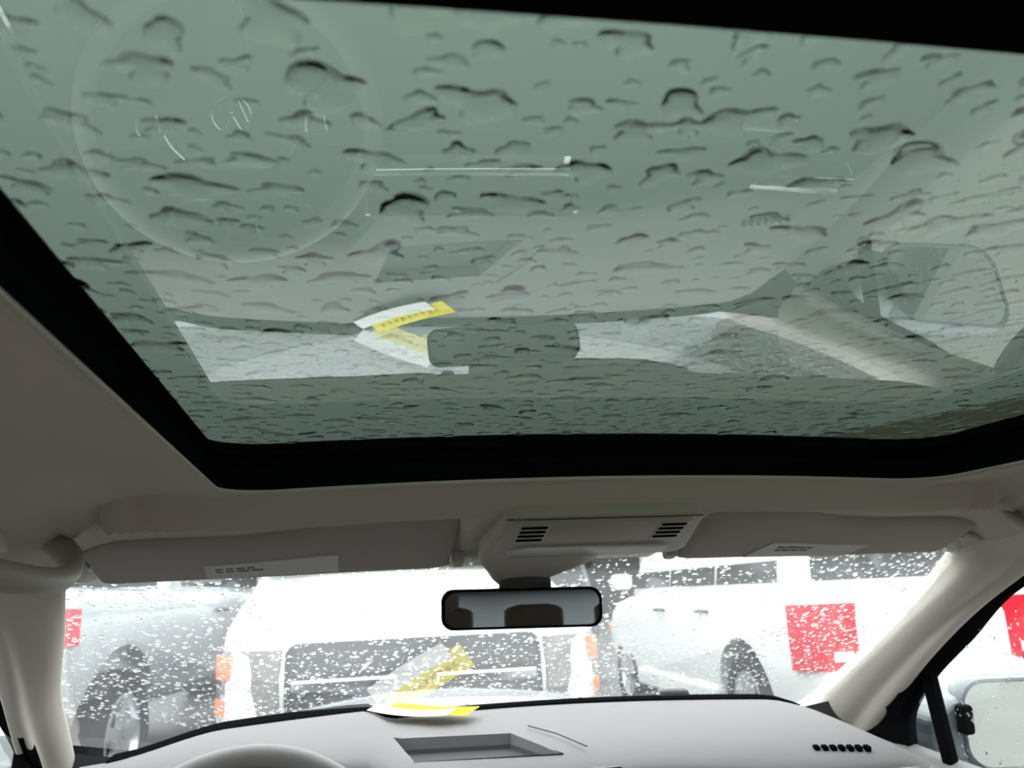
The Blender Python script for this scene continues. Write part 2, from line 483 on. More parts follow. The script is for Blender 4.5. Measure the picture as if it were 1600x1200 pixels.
DR = [(0.645, 0.80, -0.012), (0.655, 0.95, -0.050), (0.66, 1.016, -0.075), (0.66, 1.155, -0.158), (0.68, 1.32, -0.27), (0.70, 1.48, -0.40), (0.708, 1.58, -0.49)]
WL = [(-0.56, 0.93, 0.06), (-0.58, 1.03, -0.005), (-0.60, 1.10, -0.055), (-0.66, 1.30, -0.178), (-0.695, 1.48, -0.285), (-0.735, 1.70, -0.42)]
DL = [(-0.645, 0.80, -0.012), (-0.655, 0.93, -0.050), (-0.655, 1.00, -0.085), (-0.665, 1.09, -0.148), (-0.69, 1.22, -0.228), (-0.715, 1.38, -0.34), (-0.74, 1.52, -0.44)]
pillar('trim_1', WL, DL, 'cream cloth windscreen pillar beside the driver', -1, 0.3)
pillar('trim_2', WR, DR, 'cream cloth windscreen pillar beside the small quarter window', 1, 0.3)

# ------------------------------------------------------------------ doors: window frames, panes, panels
SILL = -0.388
def door_side(sg, D, nwall, n1, n2, sidename):
    O = [(0.672, -0.10, -0.040), (0.678, 0.45, -0.042), (0.688, 0.80, -0.048), (0.698, 1.061, -0.090), (0.70, 1.208, -0.192), (0.70, 1.300, -0.262), (0.70, 1.352, -0.315), (0.70, 1.371, -0.350), (0.70, 1.372, SILL)]
    Dq = [(0.650, -0.10, -0.022), (0.652, 0.45, -0.026), (0.655, 0.80, -0.034)] + [(abs(x), y, z) for x, y, z in D[2:5]] + [(abs(D[4][0]) + 0.004, D[4][1] + 0.06, D[4][2] - 0.05), (abs(D[4][0]) + 0.01, D[4][1] + 0.14, D[4][2] - 0.09), (abs(D[4][0]) + 0.01, D[4][1] + 0.15, SILL)]
    Oc, Dc = crom(O, 60), crom(Dq, 60)
    rows = []
    for a, b in zip(Dc, Oc):
        rows.append([(sg * (a.x - 0.002), a.y, a.z + 0.004), (sg * lerp(a.x, b.x, 0.35), lerp(a.y, b.y, 0.35), lerp(a.z, b.z, 0.35)), (sg * (b.x - 0.008), lerp(a.y, b.y, 0.8), lerp(a.z, b.z, 0.8)), (sg * (b.x + 0.001), b.y, b.z), (sg * (b.x + 0.02), b.y, b.z + 0.002)])
    v, f = loft(rows, closed=False)
    wall = empty('wall_' + sidename, (sg * 0.71, 0.6, -0.95)); tag(wall, 'front door with grey panel and black window frame on the %s side' % sidename, kind='structure')
    o = mesh_obj('window_frame', v, f, M_BLACK, parent=wall)
    m = o.modifiers.new('thickness', 'SOLIDIFY'); m.thickness = 0.006; m.offset = 0
    # division bar between the quarter light and the main window
    b = [[(sg * 0.694, 1.315, -0.240), (sg * 0.694, 1.290, -0.232), (sg * 0.712, 1.290, -0.232), (sg * 0.712, 1.315, -0.240)],
         [(sg * 0.694, 1.278, -0.400), (sg * 0.694, 1.255, -0.400), (sg * 0.712, 1.255, -0.400), (sg * 0.712, 1.278, -0.400)]]
    v, f = loft(b); bevel_mod(fix_normals(mesh_obj('division_bar', v, f, M_BLACK, parent=wall, smooth=False)), 0.004, 2)
    # panel
    ys = [1.48, 1.38, 1.25, 1.0, 0.75, 0.5, 0.25, 0.0, -0.10]
    rows = []
    for y in ys:
        k = 0.03 * sm((y - 1.1) / 0.4)
        pr = [(0.735, SILL - 0.02), (0.728, SILL - 0.003), (0.712, SILL + 0.002), (0.695, SILL - 0.004), (0.672, SILL - 0.022), (0.662, SILL - 0.05), (0.660, SILL - 0.10), (0.672, SILL - 0.15), (0.668, SILL - 0.20), (0.60 + k, SILL - 0.225), (0.597 + k, SILL - 0.25), (0.66, SILL - 0.30), (0.67, SILL - 0.50), (0.68, SILL - 0.60), (0.735, SILL - 0.60)]
        rows.append([(sg * x, y, z) for x, z in pr])
    v, f = loft(rows)
    bm_o = fix_normals(mesh_obj('door_panel', v, f, M_DOOR, parent=wall))
    # pale top roll and chrome inlay
    v, f = tube([(sg * 0.664, 1.22, SILL - 0.062), (sg * 0.656, 1.0, SILL - 0.062), (sg * 0.655, 0.6, SILL - 0.055), (sg * 0.655, 0.1, SILL - 0.05)], 0.006, 8)
    mesh_obj('chrome_inlay', v, f, M_CHROME, parent=wall)
    v, f = tube([(sg * 0.655, 1.02, SILL - 0.12), (sg * 0.635, 1.00, SILL - 0.12), (sg * 0.635, 0.88, SILL - 0.115), (sg * 0.655, 0.86, SILL - 0.115)], 0.007, 8)
    mesh_obj('door_handle', v, f, M_CHROME, parent=wall)
    # panes
    def pn(name, pts, label):
        pts = [(sg * x, y, z) for x, y, z in pts]
        if sg > 0: pts = pts[::-1]
        n = len(pts); vv = pts + [(x + sg * 0.004, y, z) for x, y, z in pts]
        ff = [tuple(range(n)), tuple(range(n, 2 * n))[::-1]] + [(i, (i + 1) % n, n + (i + 1) % n, n + i) for i in range(n)]
        o = mesh_obj(name, vv, ff, [M_GLASS, M_CLEAR], smooth=False, fmat=[0] + [1] * (n + 1), origin=pts[0])
        tag(o, label, kind='structure'); return o
    Of = [tuple(p) for p in crom(O, 40)]
    main = [(x + 0.003, y, z + 0.004) for x, y, z in Of if y < 1.302] + [(0.704, 1.262, SILL - 0.01), (0.690, -0.10, SILL - 0.01)]
    quarter = [(x + 0.004, y, z) for x, y, z in Of if y >= 1.302] + [(0.704, 1.262, SILL - 0.01), (0.704, 1.302, -0.255)]
    pn('window_%d' % n1, main, 'wet %s front door window beyond the black division bar' % sidename)
    pn('window_%d' % n2, quarter, 'small triangular quarter window at the %s pillar' % sidename)
    return wall
door_side(1, DR, 'right', 3, 4, 'right')
door_side(-1, DL, 'left', 5, 6, 'left')

# rear cabin: B and C pillars, rear doors, rear glass, parcel shelf, floor
def simple(name, vf, mat, label, bev=0.01, kind='structure', parent=None):
    o = mesh_obj(name, vf[0], vf[1], mat, smooth=False, parent=parent)
    fix_normals(o)
    if bev: bevel_mod(o, bev, 2)
    if parent is None: tag(o, label, kind=kind)
    return o
for sg, n in ((-1, 3), (1, 4)):
    side = 'left' if sg < 0 else 'right'
    v, f = loft([[(sg * 0.640, -0.06, 0.0), (sg * 0.640, -0.24, 0.0), (sg * 0.70, -0.24, 0.0), (sg * 0.70, -0.06, 0.0)],
                 [(sg * 0.655, -0.09, -0.40), (sg * 0.655, -0.27, -0.40), (sg * 0.73, -0.27, -0.40), (sg * 0.73, -0.09, -0.40)],
                 [(sg * 0.655, -0.09, -1.0), (sg * 0.655, -0.27, -1.0), (sg * 0.75, -0.27, -1.0), (sg * 0.75, -0.09, -1.0)]])
    simple('trim_%d' % n, (v, f), M_PILLAR, 'cream door pillar behind the front seat on the %s' % side)
    v, f = join(boxv((sg * 0.66 if sg > 0 else -0.74, -1.25, -1.0), (0.74 if sg > 0 else -0.66, -0.26, SILL)), )
    simple('door_%d' % (n - 2), (v, f), M_DOOR, 'rear door panel on the %s' % side)
    v, f = loft([[(sg * 0.60, -1.05, 0.03), (sg * 0.60, -1.60, 0.03), (sg * 0.68, -1.60, 0.03), (sg * 0.68, -1.05, 0.03)],
                 [(sg * 0.66, -1.20, -0.40), (sg * 0.66, -2.1, -0.40), (sg * 0.74, -2.1, -0.40), (sg * 0.74, -1.20, -0.40)],
                 [(sg * 0.66, -1.20, -1.0), (sg * 0.66, -2.1, -1.0), (sg * 0.74, -2.1, -1.0), (sg * 0.74, -1.20, -1.0)]])
    simple('trim_%d' % (n + 2), (v, f), M_PILLAR, 'cream rear pillar on the %s' % side)
    v, f = boxv((sg * 0.655 if sg > 0 else -0.70, -1.10, -0.03), (0.70 if sg > 0 else -0.655, -0.2, 0.02))
    simple('trim_%d' % (n + 4), (v, f), M_BLACK, 'black rear door window rail on the %s' % side, 0.005)
    pts = [(sg * 0.690, -0.24, -0.02), (sg * 0.690, -1.10, -0.02), (sg * 0.705, -1.22, SILL), (sg * 0.705, -0.27, SILL)]
    o = mesh_obj('window_%d' % (n + 4), pts + [(x + sg * .004, y, z) for x, y, z in pts], [(0, 1, 2, 3), (7, 6, 5, 4)], [M_PRIV, M_CLEAR], smooth=False, fmat=[0, 1])
    tag(o, 'rear door window on the %s' % side, kind='structure')
pts = [(-0.62, -1.52, 0.02), (0.62, -1.52, 0.02), (0.64, -2.10, -0.33), (-0.64, -2.10, -0.33)]
o = mesh_obj('window_9', pts + [(x, y - .003, z + .004) for x, y, z in pts], [(0, 1, 2, 3), (7, 6, 5, 4)], [M_PRIV, M_CLEAR], smooth=False, fmat=[0, 1])
tag(o, 'sloping rear window of the cabin', kind='structure')
simple('trim_9', boxv((-0.68, -2.15, -0.42), (0.68, -1.30, -0.36)), M_DASHD, 'dark parcel shelf under the rear window', 0.01)
simple('wall_rear', boxv((-0.70, -2.2, -1.0), (0.70, -2.12, -0.36)), M_CARPET, 'carpeted rear bulkhead', 0)
v, f = boxv((-0.74, -2.2, -1.02), (0.74, 1.75, -0.98))
simple('floor', (v, f), M_CARPET, 'dark carpeted cabin floor', 0)
v, f = boxv((-0.74, 1.55, -1.0), (0.74, 1.60, -0.47))
simple('wall_front', (v, f), M_CARPET, 'dark firewall under the dashboard', 0)
# body skin outside the doors so that no daylight leaks in around the trim
for sg in (-1, 1):
    side = 'left' if sg < 0 else 'right'
    v, f = boxv((sg * 0.745 if sg > 0 else -0.78, -2.2, -1.0), (0.78 if sg > 0 else -0.745, 1.62, SILL - 0.03))
    simple('trim_%d' % (10 if sg < 0 else 11), (v, f), M_HOOD, 'grey outer body side of this car on the %s' % side, 0.02)

# ------------------------------------------------------------------ dashboard
dash = empty('dashboard', (0, 1.25, -0.75))
tag(dash, 'light grey moulded dashboard under the windscreen with tray and vents', 'dashboard')
def ynear(x):
    a = lerp(1.185, 1.10, sm((x + 0.26) / 0.08))
    return lerp(a, 1.015, sm((x - 0.10) / 0.25))
def ztop(x):
    return lerp(-0.276, -0.292, sm((x + 0.245) / 0.05))
def enddrop(x): return 2.3 * max(0.0, x - 0.43) ** 2
rings = []
for x in list(np.linspace(-0.63, 0.63, 73)):
    yn, yf_, zt = ynear(x), 1.50 - 0.45 * x * x, ztop(x)
    endd = 0.03 * sm((abs(x) - 0.45) / 0.15)
    zt -= endd * 0.7 + enddrop(x)
    ymid = lerp(yn, yf_, 0.55)
    binn = sm((-0.245 - x) / 0.03) * sm((x + 0.575) / 0.03)
    ypan = yn + 0.05 * binn
    pr = [(yf_ + 0.03, min(-0.36, zt - 0.04)), (yf_ + 0.02, min(-0.310, zt - 0.022)), (yf_ + 0.006, zt - 0.010), (yf_ - 0.015, zt - 0.003), (lerp(yf_, ymid, 0.5), zt + 0.002), (ymid, zt), (lerp(ymid, yn, 0.5), zt - 0.005),
          (yn + 0.04, zt - 0.011), (yn + 0.018, zt - 0.016), (yn + 0.005, zt - 0.022), (yn, zt - 0.032), (yn + 0.004, zt - 0.042), (ypan, zt - 0.052),
          (ypan - 0.004, zt - 0.10), (ypan - 0.012, zt - 0.20), (ypan - 0.03, zt - 0.27), (ypan + 0.02, zt - 0.36), (ypan + 0.12, zt - 0.40), (yf_ + 0.03, zt - 0.40)]
    rings.append([(x, y, z) for y, z in pr])
v, f = loft(rings)
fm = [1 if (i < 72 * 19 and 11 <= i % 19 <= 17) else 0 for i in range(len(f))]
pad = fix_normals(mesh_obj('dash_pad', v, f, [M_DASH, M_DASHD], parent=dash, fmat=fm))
TRAY = [(-0.207, 1.302), (-0.029, 1.284), (0.022, 1.165), (-0.185, 1.185)]
cut = loft([[(x, y, -0.25) for x, y in TRAY], [(lerp(x, -0.1, 0.04), lerp(y, 1.23, 0.04), -0.318) for x, y in TRAY]])
apply_bool(pad, cut)
# dark rubber liner of the tray
ring = lambda s, z: [(lerp(x, -0.1, s), lerp(y, 1.23, s), z) for x, y in TRAY]
rr = [ring(0.012, -0.2985), ring(0.045, -0.314), ring(0.05, -0.3155), ring(0.95, -0.3155)]
v, f = loft(rr, caps=False); v, f = v, f + [(12, 13, 14, 15)]
fix_normals(mesh_obj('tray_liner', v, f, M_TRAY, parent=dash, smooth=False))
# shallow moulded seam beside the tray
v, f = tube([(0.0, 1.297, -0.2885), (0.03, 1.24, -0.2895), (0.055, 1.17, -0.293)], 0.0012, 6)
mesh_obj('tray_seam', v, f, M_GREYD, parent=dash)
# windscreen side demister slots on the right
for k in range(7):
    x = 0.352 + 0.0105 * k; y = 1.083 - 0.0035 * k
    zz = ztop(x) - 0.008
    v, f = boxv((x, y - 0.004, zz - 0.006), (x + 0.007, y + 0.010, zz + 0.0035))
    v = [(a + (b - y) * 0.25, b, c) for a, b, c in v]
    mesh_obj('vent_slot', v, f, M_BLACK, parent=dash, smooth=False)
# defroster outlet along the glass
dr = []
for j in range(40):
    x = lerp(-0.60, 0.49, j / 39); y = 1.497 - 0.45 * x * x; z = ztop(x) - enddrop(x) - 0.021 * sm((abs(x) - 0.45) / 0.15) + 0.001 + 0.004 * sm((-0.2 - x) / 0.04)
    zz = ztop(x) - enddrop(x) - 0.021 * sm((abs(x) - 0.45) / 0.15)
    dr.append([(x, y - 0.036, zz + 0.0012), (x, y - 0.034, zz + 0.003), (x, y - 0.012, zz + 0.0035), (x, y + 0.012, z - 0.002), (x, y + 0.014, z - 0.02), (x, y - 0.036, z - 0.02)])
v, f = loft(dr); fix_normals(mesh_obj('defroster_strip', v, f, M_BLACK, parent=dash))
v, f = slab(rrect(0.050, 0.022, 0.006), (0.30, 1.448, -0.297), (1, -0.22, 0), (0.22, 1, 0), (0, 0, 1), 0.017, 0.005)
fix_normals(mesh_obj('light_sensor', v, f, M_GREYD, parent=dash))
# centre display: dark glass in a chrome surround
def frame_tube(name, pts, r, mat, parent, closed=True):
    v, f = tube(pts, r, 8, closed=closed); return mesh_obj(name, v, f, mat, parent=parent)
v, f = slab(rrect(0.30, 0.085, 0.008), (-0.066, 1.098, -0.345), (1, 0, 0), (0, 0.09, 0.996), (0, -1, 0.09), 0.008, 0.003)
fix_normals(mesh_obj('display_screen', v, f, M_BLACKG, parent=dash))
frame_tube('display_surround', [(-0.219, 1.086, -0.300), (-0.219, 1.082, -0.366), (0.086, 1.082, -0.372), (0.086, 1.086, -0.306)], 0.0040, M_SATIN, dash, closed=False)
def ledge(name, x0, x1, y, z0, z1, d, par):
    v, f = loft([[(x0, y, z0), (x0, y - d, z0 - 0.42 * d), (x0, y - d, z0 - 0.42 * d - 0.002), (x0, y, z0 - 0.008)], [(x1, y, z1), (x1, y - d, z1 - 0.42 * d), (x1, y - d, z1 - 0.42 * d - 0.002), (x1, y, z1 - 0.008)]])
    return fix_normals(mesh_obj(name, v, f, M_CHROME, parent=par, smooth=False))
ledge('chrome_strip', -0.222, 0.090, 1.088, -0.384, -0.390, 0.014, dash)
ledge('chrome_strip', -0.217, 0.085, 1.088, -0.364, -0.370, 0.012, dash)
for cx in (-0.145, 0.012):
    v, f = slab(rrect(0.135, 0.06, 0.01), (cx, 1.092, -0.435), (1, 0, 0), (0, 0.06, 0.998), (0, -1, 0.06), 0.004)
    vent = fix_normals(mesh_obj('air_vent', v, f, M_DASHD, parent=dash))
    for k in range(5):
        z = -0.458 + 0.0115 * k
        v, f = boxv((cx - 0.06, 1.080, z), (cx + 0.06, 1.090, z + 0.003)); mesh_obj('slat', v, f, M_GREYD, parent=vent, smooth=False)
# passenger side vent and driver side vent with bright frames
v, f = slab(rrect(0.12, 0.055, 0.014), (0.435, 1.002, -0.352), (1, 0, 0), (0, 0.1, 0.995), (0, -1, 0.1), 0.004)
vent = fix_normals(mesh_obj('air_vent', v, f, M_DASHD, parent=dash))
frame_tube('vent_ring', [(0.378, 0.998, -0.330), (0.385, 0.995, -0.372), (0.400, 0.994, -0.380), (0.470, 0.994, -0.380), (0.492, 0.995, -0.368), (0.500, 0.998, -0.332)], 0.0022, M_CHROME, vent, closed=True)
for k in range(4):
    z = -0.371 + 0.0115 * k
    v, f = boxv((0.385, 0.990, z), (0.488, 0.999, z + 0.003)); mesh_obj('slat', v, f, M_GREYD, parent=vent, smooth=False)
v, f = slab(rrect(0.07, 0.075, 0.012), (-0.565, 1.175, -0.345), (1, 0, 0), (0, 0.1, 0.995), (0, -1, 0.1), 0.010)
vent = fix_normals(mesh_obj('air_vent', v, f, M_DASHD, parent=dash))
ledge('vent_ring', -0.606, -0.574, 1.175, -0.350, -0.352, 0.018, vent)
frame_tube('vent_ring', [(-0.585, 1.164, -0.338), (-0.552, 1.166, -0.282)], 0.0018, M_CHROME, vent, closed=False)
# instrument cluster
v, f = slab(rrect(0.30, 0.11, 0.03), (-0.40, 1.236, -0.37), (1, 0, 0), (0, 0.1, 0.995), (0, -1, 0.1), 0.006, 0.002)
clu = fix_normals(mesh_obj('instrument_cluster', v, f, M_BLACKG, parent=dash))
for cx in (-0.465, -0.335):
    frame_tube('dial_ring', [(cx + 0.045 * math.cos(a), 1.228 + 0.0045 * math.sin(a), -0.37 + 0.045 * math.sin(a)) for a in np.linspace(0, 2 * PI, 24, endpoint=False)], 0.002, M_SATIN, clu)
ledge('chrome_strip', -0.46, -0.27, 1.20, -0.385, -0.388, 0.012, dash)
# glove box lid
v, f = slab(rrect(0.38, 0.15, 0.015), (0.38, 1.003, -0.46), (1, 0, 0), (0, 0.06, 0.998), (0, -1, 0.06), 0.005, 0.002)
gb = fix_normals(mesh_obj('glove_box_lid', v, f, M_DASHD, parent=dash))
v, f = slab(rrect(0.09, 0.018, 0.005), (0.38, 0.998, -0.41), (1, 0, 0), (0, 0.06, 0.998), (0, -1, 0.06), 0.006, 0.002)
fix_normals(mesh_obj('latch', v, f, M_SATIN, parent=gb))
v, f = slab(rrect(0.14, 0.012, 0.005), (0.40, 1.004, -0.3165), (1, 0, 0), (0, 1, 0.2), (0, -0.2, 1), 0.004, 0.001)
fix_normals(mesh_obj('bright_trim_clip', v, f, M_SATIN, parent=dash))

# ------------------------------------------------------------------ steering wheel
HUB = V3((-0.388, 1.027, -0.422)); th = math.radians(25)
WU = V3((0, math.sin(th), math.cos(th))); WN = V3((0, -math.cos(th), math.sin(th))); WX = V3((1, 0, 0))
sw = empty('steering_wheel', tuple(HUB)); tag(sw, 'grey steering wheel with three spokes, chrome accents and round emblem', 'steering wheel')
R = 0.183
v, f = tube([HUB + WX * (R * math.cos(a)) + WU * (R * math.sin(a)) for a in np.linspace(0, 2 * PI, 64, endpoint=False)], 0.0145, 14, closed=True)
M_RIMG = pmat('wheel_rim_leather', (0.30, 0.285, 0.285), 0.5, bump=0.2, bscale=500)
mesh_obj('rim', v, f, M_RIMG, parent=sw)
v, f = slab(rrect(0.165, 0.135, 0.055, 8), HUB - WN * 0.012, WX, WU, WN, 0.034, 0.014)
hub = fix_normals(mesh_obj('hub', v, f, M_GREYD, parent=sw))
for sx in (-1, 1):
    out = [(0.05, 0.032), (0.17, 0.040), (0.176, -0.012), (0.06, -0.030)]
    v, f = slab([(sx * a, b) for a, b in out][::sx], HUB - WN * 0.006, WX, WU, WN, 0.014, 0.004)
    sp = bevel_mod(fix_normals(mesh_obj('spoke', v, f, M_GREYD, parent=sw, smooth=False)), 0.004, 2)
    c = HUB + WX * (sx * 0.106) + WU * 0.010 + WN * 0.009
    frame_tube('button_ring', [c + WX * a + WU * b for a, b in rrect(0.026, 0.026, 0.005, 3)], 0.0022, M_CHROME, sp)
    pts = [HUB + WN * 0.013 + WX * (sx * a) + WU * b for a, b in ((0.086, 0.024), (0.078, 0.040), (0.064, 0.056))]
    frame_tube('chrome_accent', [tuple(p) for p in crom(pts, 9)], 0.0028, M_CHROME, sp, closed=False)
v, f = slab([(-0.028, -0.05), (0.028, -0.05), (0.02, -0.175), (-0.02, -0.175)][::-1], HUB - WN * 0.008, WX, WU, WN, 0.014, 0.004)
bevel_mod(fix_normals(mesh_obj('spoke', v, f, M_GREYD, parent=sw, smooth=False)), 0.004, 2)
# round emblem: ring with a V above a W
EC = HUB + WN * 0.024
em = frame_tube('emblem', [EC + WX * (0.0245 * math.cos(a)) + WU * (0.0245 * math.sin(a)) for a in np.linspace(0, 2 * PI, 40, endpoint=False)], 0.0022, M_CHROME, hub)
def stroke(pts): 
    return tube([EC + WX * a + WU * b for a, b in pts], 0.0019, 6)
v, f = join(stroke([(-0.0105, 0.0205), (-0.002, 0.003), (0.002, 0.003), (0.0105, 0.0205)]), stroke([(-0.0205, 0.0105), (-0.0095, -0.0195), (-0.001, -0.002), (0.001, -0.002), (0.0095, -0.0195), (0.0205, 0.0105)]))
mesh_obj('emblem_letters', v, f, M_CHROME, parent=hub)
v, f = tube([HUB - WN * 0.01, HUB - WN * 0.06, HUB - WN * 0.13], [0.05, 0.058, 0.058], 16)
mesh_obj('column_shroud', v, f, M_GREYD, parent=sw)

# ------------------------------------------------------------------ overhead console
CO = V3((0.006, 0.876, 0.0200)); CXv = V3((1, 0, 0)); CYv = V3((0, 0.925, -0.38)).normalized(); CN = CXv.cross(CYv) * -1
if CN.z > 0: CN = -CN
con = empty('overhead_console', tuple(CO)); tag(con, 'beige overhead console with two slotted grilles above the mirror', 'overhead console')
def ctrap(w0, w1, y0, y1, r, n=5):
    """rounded trapezoid: w0 wide at y0, w1 wide at y1"""
    P = []
    for x, y in rrect(1, 1, 1e-4, 1):
        pass
    base = rrect(w0, y1 - y0, r, n)
    for x, y in base:
        t = (y + (y1 - y0) / 2) / (y1 - y0)
        P.append((x * lerp(1, w1 / w0, t), y + (y0 + y1) / 2))
    return P
v, f = slab(ctrap(0.232, 0.262, -0.006, 0.116, 0.018), CO - CN * 0.012, CXv, CYv, CN, 0.0165, 0.005)
fix_normals(mesh_obj('bezel', v, f, M_CONSOLE, parent=con))
v, f = slab(ctrap(0.212, 0.234, 0.004, 0.106, 0.014), CO - CN * 0.006, CXv, CYv, CN, 0.0135, 0.004)
face = fix_normals(mesh_obj('face_plate', v, f, M_CONSOLE, parent=con))
v, f = slab(ctrap(0.190, 0.205, 0.070, 0.100, 0.012), CO, CXv, CYv, CN, 0.0100, 0.003)
fix_normals(mesh_obj('lamp_lens', v, f, M_LENS, parent=con))
for cx in (-0.080, 0.083):
    v, f = slab(rrect(0.036, 0.050, 0.004), CO + CXv * cx + CYv * 0.034 + CN * 0.004, CXv, CYv, CN, 0.0042, 0.001)
    gr = fix_normals(mesh_obj('speaker_grille', v, f, M_CONSOLE, parent=con))
    for k in range(4):
        o_ = CO + CXv * cx + CYv * (0.0165 + 0.0115 * k) + CN * 0.0078
        v, f = slab(rrect(0.030, 0.0058, 0.0015, 2), o_, CXv, CYv, CN, 0.0010)
        fix_normals(mesh_obj('grille_slot', v, f, M_BLACK, parent=gr))
v, f = slab(rrect(0.226, 0.0022, 0.001, 2), CO + CYv * 0.0015 + CN * 0.0040, CXv, CYv, CN, 0.0012)
fix_normals(mesh_obj('seam_line', v, f, M_GREYD, parent=con))

# ------------------------------------------------------------------ sun visors
def visor(sg, name, label):
    # rear edge (touching the headliner) and front edge (towards the glass), from the inner end to the outer end
    rear = [(0.150, 0.932), (0.22, 0.932), (0.285, 0.936), (0.33, 0.956), (0.40, 0.962), (0.50, 0.964), (0.555, 0.972)]
    front = [(0.152, 1.045), (0.22, 1.05), (0.285, 1.052), (0.33, 1.052), (0.40, 1.052), (0.50, 1.052), (0.565, 1.052)]
    n = 40
    Rr = crom([(x, y, 0) for x, y in rear], n); Fr = crom([(x, y, 0) for x, y in front], n)
    zr = lambda x, y: zl(x, y)
    rows = []
    root = empty(name, (sg * 0.36, 0.97, -0.01)); tag(root, label, 'sun visor', 'folded sun visors')
    for i in range(n):
        k = i / (n - 1)
        e = min(k, 1 - k) * (n - 1)
        rnd = min(1.0, math.sqrt(max(0.0, 1 - (1 - min(e, 4) / 4) ** 2)) * 0.9 + 0.1)
        a, b = Rr[i], Fr[i]
        za = zr(a.x, a.y + 0.02) - 0.001; zb = -0.034 - 0.006 * sm((0.25 - a.x) / 0.1) * 0 - 0.004 * k
        th_ = 0.0095 * rnd
        pr = []
        m_ = 22
        for j in range(m_):
            ang = 2 * PI * j / m_
            cx_, sy_ = math.cos(ang), math.sin(ang)
            px = math.copysign(abs(cx_) ** 0.35, cx_); py = math.copysign(abs(sy_) ** 0.75, sy_)
            s = 0.5 + 0.5 * px
            y = lerp(a.y, b.y, s); z = lerp(za, zb, s) + 0.010 * math.sin(PI * s) * 0 + th_ * py
            pr.append((sg * a.x, y, z))
        rows.append(pr)
    v, f = loft(rows)
    body = fix_normals(mesh_obj('visor_body', v, f, M_VISOR, parent=root, sharp=60))
    # warning label on the underside
    def under(xx, s):
        t = (xx - rear[0][0]) / (rear[-1][0] - rear[0][0])
        i = min(n - 1, max(0, int(round(t * (n - 1))))); a, b = Rr[i], Fr[i]
        za = zr(a.x, a.y + 0.02) - 0.001; zb = -0.034 - 0.004 * i / (n - 1)
        return V3((sg * xx, lerp(a.y, b.y, s), lerp(za, zb, s) - 0.0098))
    if sg < 0: quad = [(0.435, 0.46), (0.285, 0.46), (0.285, 0.84), (0.435, 0.84)]
    else: quad = [(0.270, 0.55), (0.420, 0.55), (0.395, 0.88), (0.245, 0.88)]
    q = []
    for i in range(9):
        t = i / 8
        p = under(lerp(quad[0][0], quad[1][0], t), lerp(quad[0][1], quad[1][1], t)); r = under(lerp(quad[3][0], quad[2][0], t), lerp(quad[3][1], quad[2][1], t))
        q.append([p + V3((0, 0, 0.004)), p - V3((0, 0, 0.0012)), r - V3((0, 0, 0.0012)), r + V3((0, 0, 0.004))])
    v, f = loft(q)
    lab = fix_normals(mesh_obj('warning_label', v, f, M_LABEL, parent=root, smooth=False))
    # faint printed words: short dark dashes on two lines
    random.seed(5 + sg)
    for line in range(2):
        s = quad[0][1] + (0.10 if sg < 0 else 0.07) + 0.07 * line
        xx = max(quad[0][0], quad[1][0]) - 0.012 if sg < 0 else quad[0][0] + 0.012
        for wd in range(4):
            wl = random.uniform(0.007, 0.014)
            x2 = xx - wl if sg < 0 else xx + wl
            p, r = under(xx, s), under(x2, s); p2, r2 = under(xx, s + 0.035), under(x2, s + 0.035)
            up_ = V3((0, 0, 0.0013)); lo = V3((0, 0, 0.0017))
            v, f = loft([[p - up_, p2 - up_, p2 - lo, p - lo], [r - up_, r2 - up_, r2 - lo, r - lo]])
            fix_normals(mesh_obj('print_word', v, f, M_INK, parent=lab, smooth=False))
            xx = x2 - 0.003 if sg < 0 else x2 + 0.003
    # pivot rod towards the outer corner
    v, f = tube([(sg * 0.555, 1.0, -0.018), (sg * 0.575, 1.0, -0.022), (sg * 0.590, 1.01, -0.026)], 0.005, 10)
    mesh_obj('pivot_rod', v, f, M_CREAM, parent=root)
    # inner clip
    v, f = slab(rrect(0.016, 0.022, 0.005), (sg * 0.140, 1.035, -0.020), (1, 0, 0), (0, 1, -0.3), (0, -0.3, -1), 0.016, 0.004)
    fix_normals(mesh_obj('clip', v, f, M_CREAM, parent=root))
    return root
visor(-1, 'sun_visor', 'folded grey-beige sun visor on the driver side with long pale label')
visor(1, 'sun_visor', 'folded grey-beige sun visor on the passenger side beside the console')

# ------------------------------------------------------------------ interior mirror
mir = empty('rear_view_mirror', (-0.045, 1.03, -0.09)); tag(mir, 'black framed interior mirror hanging below the overhead console', 'rear-view mirror')
# cream shroud on the glass
rows = []
for k, (y, x0, x1, z0, z1) in enumerate(((1.005, -0.118, 0.050, -0.024, -0.010), (1.04, -0.112, 0.040, -0.040, -0.025), (1.065, -0.098, 0.016, -0.050, -0.040), (1.085, -0.088, -0.010, -0.060, -0.053), (1.10, -0.078, -0.022, -0.066, -0.062))):
    cx, hw = (x0 + x1) / 2, (x1 - x0) / 2
    rows.append([(cx + hw * math.cos(a), y, lerp(z1, z0, 0.5) + (z1 - z0) / 2 * math.sin(a) * 1.6) for a in np.linspace(0, 2 * PI, 20, endpoint=False)])
v, f = loft(rows); fix_normals(mesh_obj('sensor_shroud', v, f, M_CREAM, parent=mir, sharp=60))
rows = []
for y, cx, hw, z, hh in ((1.085, -0.046, 0.033, -0.044, 0.012), (1.084, -0.045, 0.035, -0.054, 0.012), (1.088, -0.043, 0.035, -0.062, 0.012), (1.099, -0.041, 0.036, -0.072, 0.010), (1.104, -0.040, 0.030, -0.090, 0.010)):
    rows.append([(cx + hw * math.cos(a), y + 0.016 * math.sin(a), z) for a in np.linspace(0, 2 * PI, 20, endpoint=False)])
v, f = loft(rows); fix_normals(mesh_obj('stalk', v, f, M_GREYD, parent=mir, sharp=60))
